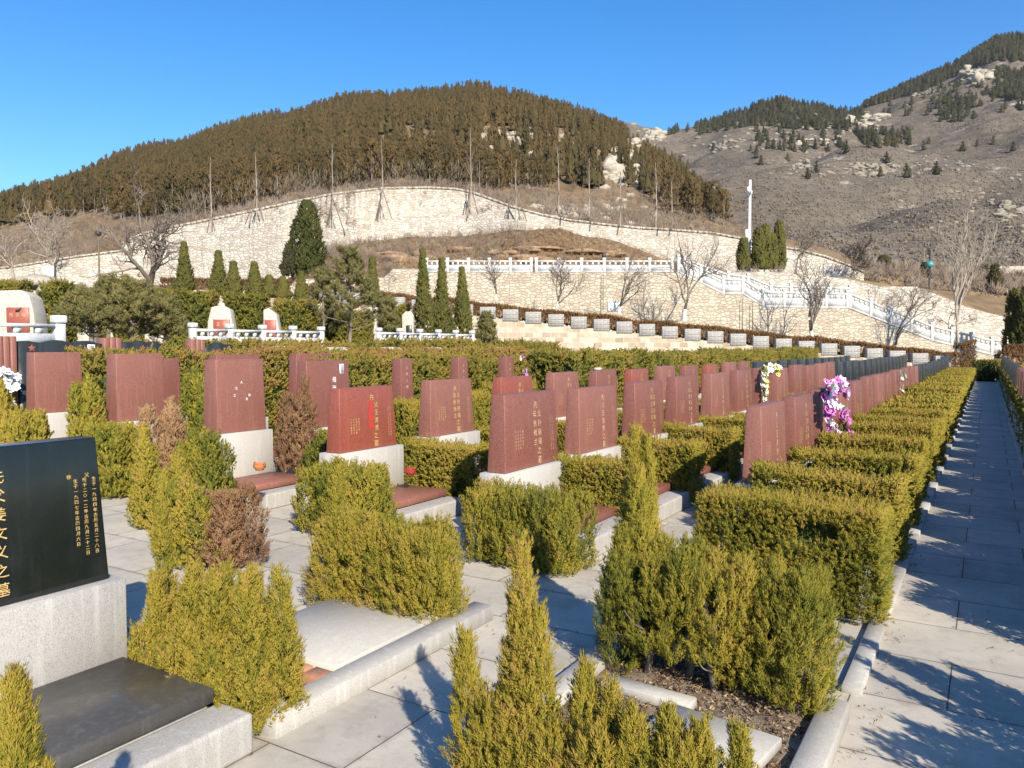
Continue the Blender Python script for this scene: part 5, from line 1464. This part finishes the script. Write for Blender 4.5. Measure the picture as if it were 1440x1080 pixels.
def outcrop(P_, pxr, px, py, w, h, n, label, seed):
    s = surf(P_, pxr, [px], [py])[0]
    if s[2] < -900: return
    k = s[1] / FPX; mb = MB(); rr = random.Random(seed)
    for i in range(n):
        a, b = rr.uniform(-.5, .5) * w, rr.uniform(-.5, .5) * h
        q = surf(P_, pxr, [px + a], [py + b])[0]
        if q[2] < -900: continue
        z = rr.uniform(.25, .6) * h * k * .6
        z *= .9 if seed in (5, 6, 9, 10) else .7
        boulder(mb, (q[0] - s[0], q[1] - s[1], q[2] - s[2] + z * .1), (z * rr.uniform(.9, 2.2), z, z * rr.uniform(.6, 1.3)), seed * 31 + i, amp=.9)
    if mb.n: tag(local_obj(mb, 'rock_outcrop', M['rock_dull' if P_ is MP and seed not in (6, 9, 10, 15) else 'rock'], loc=c2w(*s)), label, 'rock outcrop')
outcrop(HP, PX, 700, 190, 40, 8, 12, 'pale rock ledge high among the hill trees', 1)
outcrop(HP, PX, 795, 205, 30, 12, 10, 'pale rocks below the ledge on the wooded hill', 2)
outcrop(HP, PX, 872, 232, 30, 34, 14, 'pale scattered rocks on the bare hill shoulder', 3)
outcrop(HP, PX, 880, 250, 40, 20, 12, 'white boulders low on the hill shoulder among dark conifers', 4)
outcrop(HP, PX, 903, 210, 26, 12, 10, 'bright cliff at the hill crest before the mountain', 5)
outcrop(MP, PXM, 918, 192, 30, 16, 14, 'bright white cliff on the saddle between hill and mountain', 6)
outcrop(HP, PX, 800, 302, 60, 12, 12, 'orange-tinted broken rocks above the curved wall', 7)
outcrop(MP, PXM, 1010, 205, 26, 10, 12, 'long pale rock band on the near mountain flank', 8)
outcrop(MP, PXM, 1215, 172, 44, 16, 16, 'pale crag on the saddle of the mountain', 9)
outcrop(MP, PXM, 1382, 106, 40, 20, 16, 'big sunlit cliff below the mountain summit wood', 10)
outcrop(MP, PXM, 1250, 240, 90, 14, 22, 'broken pale cliff band across the mountain side', 11)
outcrop(MP, PXM, 1125, 235, 26, 14, 9, 'small pale crag in mid mountain slope', 12)
outcrop(MP, PXM, 1300, 132, 36, 7, 10, 'thin pale rock strip under the summit wood', 13)
outcrop(MP, PXM, 1420, 300, 36, 26, 12, 'pale rocks scattered low on the mountain by the photo edge', 14)
outcrop(MP, PXM, 1150, 200, 60, 12, 12, 'pale rocks under the tree-topped knoll', 15)

# ---------------------------------------------------------------- the wood on the hill
fm = []
for i in range(6):
    rg2 = np.random.default_rng(500 + i); mb = MB()
    A, D = cone_tree(rg2, 1.0, .24, 44, .1, .03, z0=.10, belly=.2, pow_=.85)
    D[:, 2] += .7
    sprigs(mb, A, D, .08, 2, .15, .030, np.clip(.2 + .55 * i / 5 + rg2.normal(0, .07, len(A)), 0, 1), rg2, .5, tipy=.1)
    ph = np.arange(6) * 1.0472
    V = [(.21 * math.cos(a), .21 * math.sin(a), .14) for a in ph] + [(0, 0, .98)]
    mb.add(V, [(q, (q + 1) % 6, 6) for q in range(6)], .18 + .5 * i / 5)
    tube(mb, [(0, 0, .8), (0, 0, .95), (0, 0, 1.08)], [.04, .025, .004], 4, .3 + .4 * i / 5); mb.f[-1] = np.concatenate([mb.f[-1][:, :3], mb.f[-1][:, [0, 2, 3]]]); mb.m[-1] = np.zeros(len(mb.f[-1]), np.int32)
    fm.append(mb)
LOWB = [(-60, 332), (0, 325), (100, 306), (240, 312), (300, 301), (400, 281), (470, 268), (540, 261), (620, 261), (660, 265), (700, 272), (760, 266), (800, 262), (860, 274), (920, 294), (960, 310), (1012, 322)]
def can_grow(px, py):
    if py > interp(LOWB, px): return False
    for cx, cy, ax, ay, pr in ((742, 200, 62, 11, .06), (700, 191, 26, 7, 0), (905, 208, 30, 22, .12), (870, 240, 34, 34, .35), (800, 208, 22, 14, .2)):
        if ((px - cx) / ax) ** 2 + ((py - cy) / ay) ** 2 < 1 and rnd.random() > pr: return False
    return True
rgf = np.random.default_rng(600)
trees = []
N = 26000
cand_i = rgf.uniform(-160, 1016, N); cand_Z = np.sqrt(rgf.uniform(78 ** 2, 372 ** 2, N))
qx, qy = proj_z(HP)
zs_ = HP[:, :, 1]
for a, Zc in zip(cand_i, cand_Z):
    i = int(round((a - PX[0]) / 10.0)); z = np.interp(Zc, HP[i, :, 1], HP[i, :, 2])
    x = (a - 720) / FPX * Zc
    ppx, ppy = proj_z(np.array([x, Zc, z]))
    if not can_grow(ppx, ppy): continue
    trees.append((Zc, x, z))
trees = trees[:9500]
trees.sort()
near, far = trees[:300], trees[300:]
far = [t for t in far]
mb = MB()
def tree_h(Zc): return rgf.uniform(3.6, 5.6) * (1.0 if Zc > 110 else 1.0)
fa = [(np.concatenate(m.v), [f for f in m.f], np.concatenate(m.t)) for m in fm]
for kind in range(6):
    sel = [t for j, t in enumerate(far) if int(abs(wob(np.array([[t[1], t[0]]]), .05, 3)[0]) * 3 + rgf.uniform(0, 3.4)) % 6 == kind]
    if not sel: continue
    V, Fs, T = fa[kind]; S = np.array([(x, Zc, z) for Zc, x, z in sel]); n = len(S)
    h = rgf.uniform(3.2, 6.0, n) * (1 + .25 * wob(S[:, :2], .05, 77)); w = h * rgf.uniform(.6, .95, n); an = rgf.uniform(0, 6.283, n)
    c, s = np.cos(an)[:, None], np.sin(an)[:, None]
    X = (V[None, :, 0] * c - V[None, :, 1] * s) * w[:, None] + S[:, 0:1]; Y = (V[None, :, 0] * s + V[None, :, 1] * c) * w[:, None] + S[:, 1:2]
    Zz = V[None, :, 2] * h[:, None] + S[:, 2:3] - .3
    VV = np.stack([X, Y, Zz], -1).reshape(-1, 3)
    off = (np.arange(n) * len(V))[:, None, None]
    Fall = np.concatenate([f for f in Fs]); FF = (Fall[None] + off).reshape(-1, 3)
    TT = np.clip(np.repeat(rgf.normal(0, .10, n), len(V)) + np.tile(T, n), 0, 1)
    mb.add(VV, FF, TT)
tag(local_obj(mb, 'forest', M['forest'], attr=True), kind='stuff')
# the nearest 300 as single trees
nearm = []
for i in range(6):
    rg2 = np.random.default_rng(520 + i); mb = MB()
    A, D = cone_tree(rg2, 1.0, .22, 110, .1, .03, z0=.22, belly=.25, pow_=.72)
    sprigs(mb, A, D, .10, 4, .085, .016, np.clip(.2 + .55 * i / 5 + rg2.normal(0, .12, len(A)), 0, 1), rg2)
    tube(mb, [(0, 0, -.05), (.01, 0, .4), (0, 0, .8)], [.018, .013, .004], 5, mi=1)
    nearm.append(mb.mesh('cypress', [M['forest'], M['bark']], attr=True))
for j, (Zc, x, z) in enumerate(near):
    h = rgf.uniform(3.8, 5.6)
    o = link_mesh('hill_cypress', nearm[rgf.integers(0, 6)], loc=c2w(x, Zc, z - .1), rz=rgf.uniform(0, 6.28), sc=(h * rgf.uniform(.85, 1.2),) * 2 + (h,))
    tag(o, 'brownish cypress with a thin trunk at the lower edge of the hill wood', 'tree', 'cypresses at the lower edge of the hill wood')
# dark woods on the mountain
def far_wood(name, regions, seed, tone, hmin=5.5, hmax=8.5):
    rr = np.random.default_rng(seed); S = []
    for (x0, x1, y0f, y1f, n) in regions:
        px = rr.uniform(x0, x1, n); t = rr.uniform(0, 1, n) ** 1.3
        ya = np.array([y0f(a) for a in px]); yb = np.array([y1f(a) for a in px])
        S.append(surf(MP, PXM, px, ya + (yb - ya) * t))
    S = np.concatenate(S); S = S[S[:, 2] > -900]; mb = MB()
    for kind in range(6):
        Q = S[kind::6]; n = len(Q)
        if n == 0: continue
        V, Fs, T = fa[kind]
        h = rr.uniform(hmin, hmax, n); w = h * rr.uniform(.9, 1.5, n); an = rr.uniform(0, 6.283, n)
        c, s = np.cos(an)[:, None], np.sin(an)[:, None]
        X = (V[None, :, 0] * c - V[None, :, 1] * s) * w[:, None] + Q[:, 0:1]; Y = (V[None, :, 0] * s + V[None, :, 1] * c) * w[:, None] + Q[:, 1:2]
        VV = np.stack([X, Y, V[None, :, 2] * h[:, None] + Q[:, 2:3] - .8], -1).reshape(-1, 3)
        FF = (np.concatenate(Fs)[None] + (np.arange(n) * len(V))[:, None, None]).reshape(-1, 3)
        mb.add(VV, FF, np.clip(np.repeat(rr.normal(0, .12, n), len(V)) + np.tile(T, n) * tone, 0, 1))
    return tag(local_obj(mb, name, M['darkcon'], attr=True), kind='stuff')
mr = lambda a: float(interp(MR, a)) + 1.5
far_wood('mountain_woods', [(985, 1215, mr, lambda a: float(interp(MR, a)) + float(interp([(985, 14), (1040, 26), (1100, 40), (1150, 34), (1215, 18)], a)), 620),
                            (1215, 1720, mr, lambda a: float(interp([(1215, 152), (1300, 128), (1360, 100), (1400, 85), (1480, 90), (1720, 80)], a)), 2600),
                            (1400, 1480, lambda a: 100, lambda a: 142, 260), (1320, 1370, lambda a: 142, lambda a: 172, 60), (1205, 1280, lambda a: 186, lambda a: 208, 70),
                            (1060, 1190, lambda a: 160, lambda a: 215, 80), (1240, 1440, lambda a: 120, lambda a: 165, 70), (940, 1000, mr, lambda a: 190, 25), (1000, 1440, lambda a: 200, lambda a: 260, 18)], 700, .75)

# ---------------------------------------------------------------- stair and balustrades on the big wall
zb_ = ZM + .18
pts = [wpt(px, 382.5, zb_) for px in (600, 747)]
balustrade('balustrade', pts, 'level white balustrade on the big wall, stretch behind the three cypresses', .74, 1.45, .18)
pts = [wpt(px, 382.5, zb_) for px in (754, 945)]
balustrade('balustrade', pts, 'level white balustrade on the big wall, longer stretch ending above the stair', .74, 1.42, .18)
pts = [wpt(px, py, zb_) for px, py in ((954, 383), (1017, 413.5), (1044, 413.5), (1073, 431.5), (1191, 433.5))]
balustrade('balustrade', pts, 'white stair balustrade stepping down from the big wall to the long landing', 1.0, 1.45, .18)
pts = [wpt(px, py, zb_) for px, py in ((1195, 434), (1310, 479), (1394, 499), (1423, 499))]
balustrade('balustrade', pts, 'white stair balustrade going down from the long landing to the foot', 1.0, 1.45, .18)
pts = [wpt(px, py, 52.6) for px, py in ((962, 383), (1024, 405), (1052, 408), (1084, 421), (1195, 424))]
balustrade('balustrade', pts, 'rear white balustrade on the far side of the upper stair', .95, 1.45, .18)
mb = MB()
stp = [(953, 383), (1017, 414), (1044, 414), (1073, 432), (1192, 434), (1310, 480), (1394, 499.5)]
for (a, b) in zip(stp[:-1], stp[1:]):
    n = max(1, int(abs(b[1] - a[1]) / 3))
    for i in range(n):
        pa = a[0] + (b[0] - a[0]) * i / n; pb = a[0] + (b[0] - a[0]) * (i + 1) / n; y = a[1] + (b[1] - a[1]) * i / n
        xa, _, z = cpt(pa, y, ZM); xb = cpt(pb, y, ZM)[0]
        pbox(mb, xa, xb - .003, ZM + .52, ZM + 2.6, z - 1.2, z + .02)
tag(local_obj(mb, 'staircase', M['granite_smooth']), 'pale stone stair between the two white balustrades', 'staircase')

# poles, lamps, small structures
def mast(px, y0, y1, Z, r, mat, label, name, cat, extra=None):
    x, _, zb = cpt(px, y1, Z); zt = cpt(px, y0, Z)[2]; h = zt - zb
    g = empty(name, c2w(x, Z, zb - .2), TH, label=label, cat=cat)
    m = MB(); tube(m, [(0, 0, 0), (0, 0, h * .5), (0, 0, h + .2)], [r, r * .85, r * .7], 10); m.build('pole', M[mat], g)
    if extra: extra(g, h)
    return g
def mast_extra(g, h):
    m = MB(); bbox(m, -.32, -.12, -.12, .12, h * .38, h * .47, .02); m.build('control_box', M['white_paint'], g)
    m = MB(); bbox(m, -.05, .05, -.45, -.08, h * .86, h * .90, .02); bbox(m, -.22, -.08, -.12, .08, h * .90, h * .95, .02); m.build('camera_housing', M['white_paint'], g)
    m = MB(); tube(m, [(0, 0, h * .98), (0, 0, h * 1.06)], [.05, .03], 6); m.build('finial', M['iron'], g)
mast(1053, 253, 378, 60, .14, 'white_paint', 'tall white mast with a control box and cameras, beside the clipped cypress clump', 'camera_mast', 'mast', mast_extra)
def lamp_extra(g, h):
    m = MB(); lathe(m, [(.03, h - 1.1), (.25, h - 1.05), (.30, h - .85), (.16, h - .62), (.05, h - .6)], 14); m.build('lantern', M['teal'], g)
    m = MB(); tube(m, [(0, 0, h - .6), (0, 0, h + .35)], [.07, .05], 7); bbox(m, -.25, .25, -.05, .05, h + .35, h + .42, .01); m.build('bracket', M['iron'], g)
mast(1306, 352, 430, 60, .07, 'iron', 'dark street lamp with a teal lantern in the valley', 'street_lamp', 'street lamp', lamp_extra)
def tl(g, h):
    m = MB(); bbox(m, -.12, .12, -.15, .15, h - .02, h + .22, .02); m.build('floodlight', M['iron'], g)
mast(140, 326, 402, 47, .06, 'timber', 'thin rusty post with a small floodlight before the low outer wall', 'light_post', 'post', tl)
def sg(g, h):
    m = MB(); bbox(m, -.75, -.05, -.03, .03, h - .55, h + .05, .01); m.build('sign_board', M['tomb_blue'], g)
mast(78, 370, 402, 44, .06, 'iron', 'short dark post carrying a pale sign board at the scrubby slope', 'sign_post', 'sign post', sg)
def ml(g, h):
    m = MB(); lathe(m, [(.02, h), (.12, h + .05), (.14, h + .3), (.04, h + .42)], 10); m.build('lantern', M['iron'], g)
mast(849, 360, 384, 50.9, .05, 'white_paint', 'small lamp post rising from the level balustrade', 'lamp_post', 'lamp post', ml)
for i, (px, y0, y1) in enumerate(((848, 384, 432), (851, 418, 436), (1044, 418, 470), (1058, 424, 472))):
    if i == 1: continue
    mast(px, y0, y1, 49.7, .025, 'iron', ('thin drain pipe on the big wall below the lamp post', '', 'thin drain pipe on the big wall beneath the stair landing', 'second thin pipe beside the one beneath the stair landing')[i], 'drain_pipe', 'pipe')
x, _, z = cpt(864, 431, 47); mb = MB(); bbox(mb, -.42, .42, -.2, .2, 0, .55, .02)
g = empty('utility_box', c2w(x, 47, z - .3), TH, label='white utility box behind the rust hedge between two bare trees', cat='box'); mb.build('cabinet', M['white_paint'], g)
mb = MB(); bbox(mb, -.46, .46, -.24, .24, .56, .62, .01); mb.build('lid', M['white_paint'], g)
x, _, z = cpt(1435, 402, 130); g = empty('house', c2w(x, 130, z), TH, label='tiny pale bluish house far off in the valley', cat='house')
mb = MB(); pbox(mb, -2.2, 2.6, -1.5, 1.5, -1, 1.3); mb.build('walls', M['house'], g)
mb = MB(); mb.add([(-2.4, -1.8, 1.31), (2.8, -1.8, 1.31), (2.8, 1.8, 1.31), (-2.4, 1.8, 1.31), (-2.4, 0, 1.8), (2.8, 0, 1.8)], [(0, 1, 5, 4), (2, 3, 4, 5), (0, 3, 2, 1)]); mb.add([(-2.4, -1.8, 1.31), (-2.4, 1.8, 1.31), (-2.4, 0, 1.8), (2.8, -1.8, 1.31), (2.8, 1.8, 1.31), (2.8, 0, 1.8)], [(0, 2, 1), (3, 4, 5)]); mb.build('roof', M['dark'], g)
for i, (xa, xb, y0, Z, m) in enumerate(((1200, 1420, 404, 72, 'rubble_white'), (1330, 1560, 376, 125, 'rubble_white'), (1360, 1560, 398, 100, 'rubble'))):
    wall_strip('field_wall', [(xa, y0), (xb, y0 + (2, -4, 3)[i])], [(xa, y0 + 8), (xb, y0 + 8)], [(xa, Z), (xb, Z)], m, ('low pale field wall in the valley under the bare trees', 'long pale terrace wall at the mountain foot', 'grey terrace wall beside the tiny house')[i], step=20)
# hedge and bush at the path end
strip_foliage('hedge', [(1290, 522, 40.6, .9), (1374, 522, 40.6, .9)], 1.6, 'hedge', 'low olive hedge closing the rows at the wall', 'hedge', seed=93, base=.55)
strip_foliage('bush', [(1345, 486, 41, 1.3), (1365, 478, 41, 1.3)], 1.0, 'rust', 'rusty bush by the last battlement', 'bush', seed=94)
strip_foliage('bush', [(1407, 496, 41, 1.3), (1425, 484, 41, 1.5), (1450, 492, 41, 1.3)], 1.2, 'rust', 'round rust-orange bush beyond the path end', 'bush', seed=95)
mb = MB(); box_hedge(mb, 1.0, .8, 0, 1.0, np.random.default_rng(96), 260, 9, .06, .012, .1, .35, 96)
tag(mb.build('hedge', M['hedge'], loc=(-.05, 44.0, 0), attr=True), 'dark shaded bush closing the end of the path', 'hedge')

bpy.data.objects.remove(_fo)
# ---------------------------------------------------------------- air
hz = NT('thin_haze')
hz.n.remove(hz.b)
pv = hz.n.new('ShaderNodeVolumePrincipled'); pv.inputs['Color'].default_value = (.93, .92, .90, 1); pv.inputs['Density'].default_value = .00008; pv.inputs['Anisotropy'].default_value = .2
hz.l.new(pv.outputs[0], hz.n['Material Output'].inputs['Volume'])
mb = MB(); pbox(mb, -1500, 1500, -300, 1500, -1.2, 400)
tag(mb.build('haze', hz.mat, rz=TH), kind='stuff')
# ---------------------------------------------------------------- light
SUN_EL = 32.0
sx, sy = .77, -.638
w = bpy.data.worlds.new('World'); scene.world = w; w.use_nodes = True
nt = w.node_tree; sky = nt.nodes.new('ShaderNodeTexSky'); sky.sky_type = 'NISHITA'; sky.sun_disc = False
sky.sun_elevation = R(SUN_EL); sky.sun_rotation = math.atan2(sx, sy)
sky.air_density = 1.0; sky.dust_density = 0.35; sky.ozone_density = 3.0; sky.altitude = 300
bg = nt.nodes['Background']; hs = nt.nodes.new('ShaderNodeHueSaturation'); hs.inputs['Saturation'].default_value = 1.38; hs.inputs['Hue'].default_value = .504
nt.links.new(sky.outputs[0], hs.inputs['Color']); nt.links.new(hs.outputs[0], bg.inputs[0]); bg.inputs[1].default_value = .10
ld = bpy.data.lights.new('sun', 'SUN'); ld.energy = 4.2; ld.angle = R(.5); ld.color = (1.0, .90, .74)
lo = bpy.data.objects.new('sun', ld); COL.objects.link(lo)
c_ = math.cos(R(SUN_EL))
lo.rotation_euler = Vector((-sx * c_, -sy * c_, -math.sin(R(SUN_EL)))).to_track_quat('-Z', 'Y').to_euler()
lo.location = (20, -20, 30)
vs = scene.view_settings
vs.view_transform = 'Standard'; vs.look = 'None'; vs.exposure = 1.05; vs.gamma = 1.0
scene.cycles.max_bounces = 6
scene.cycles.transparent_max_bounces = 8
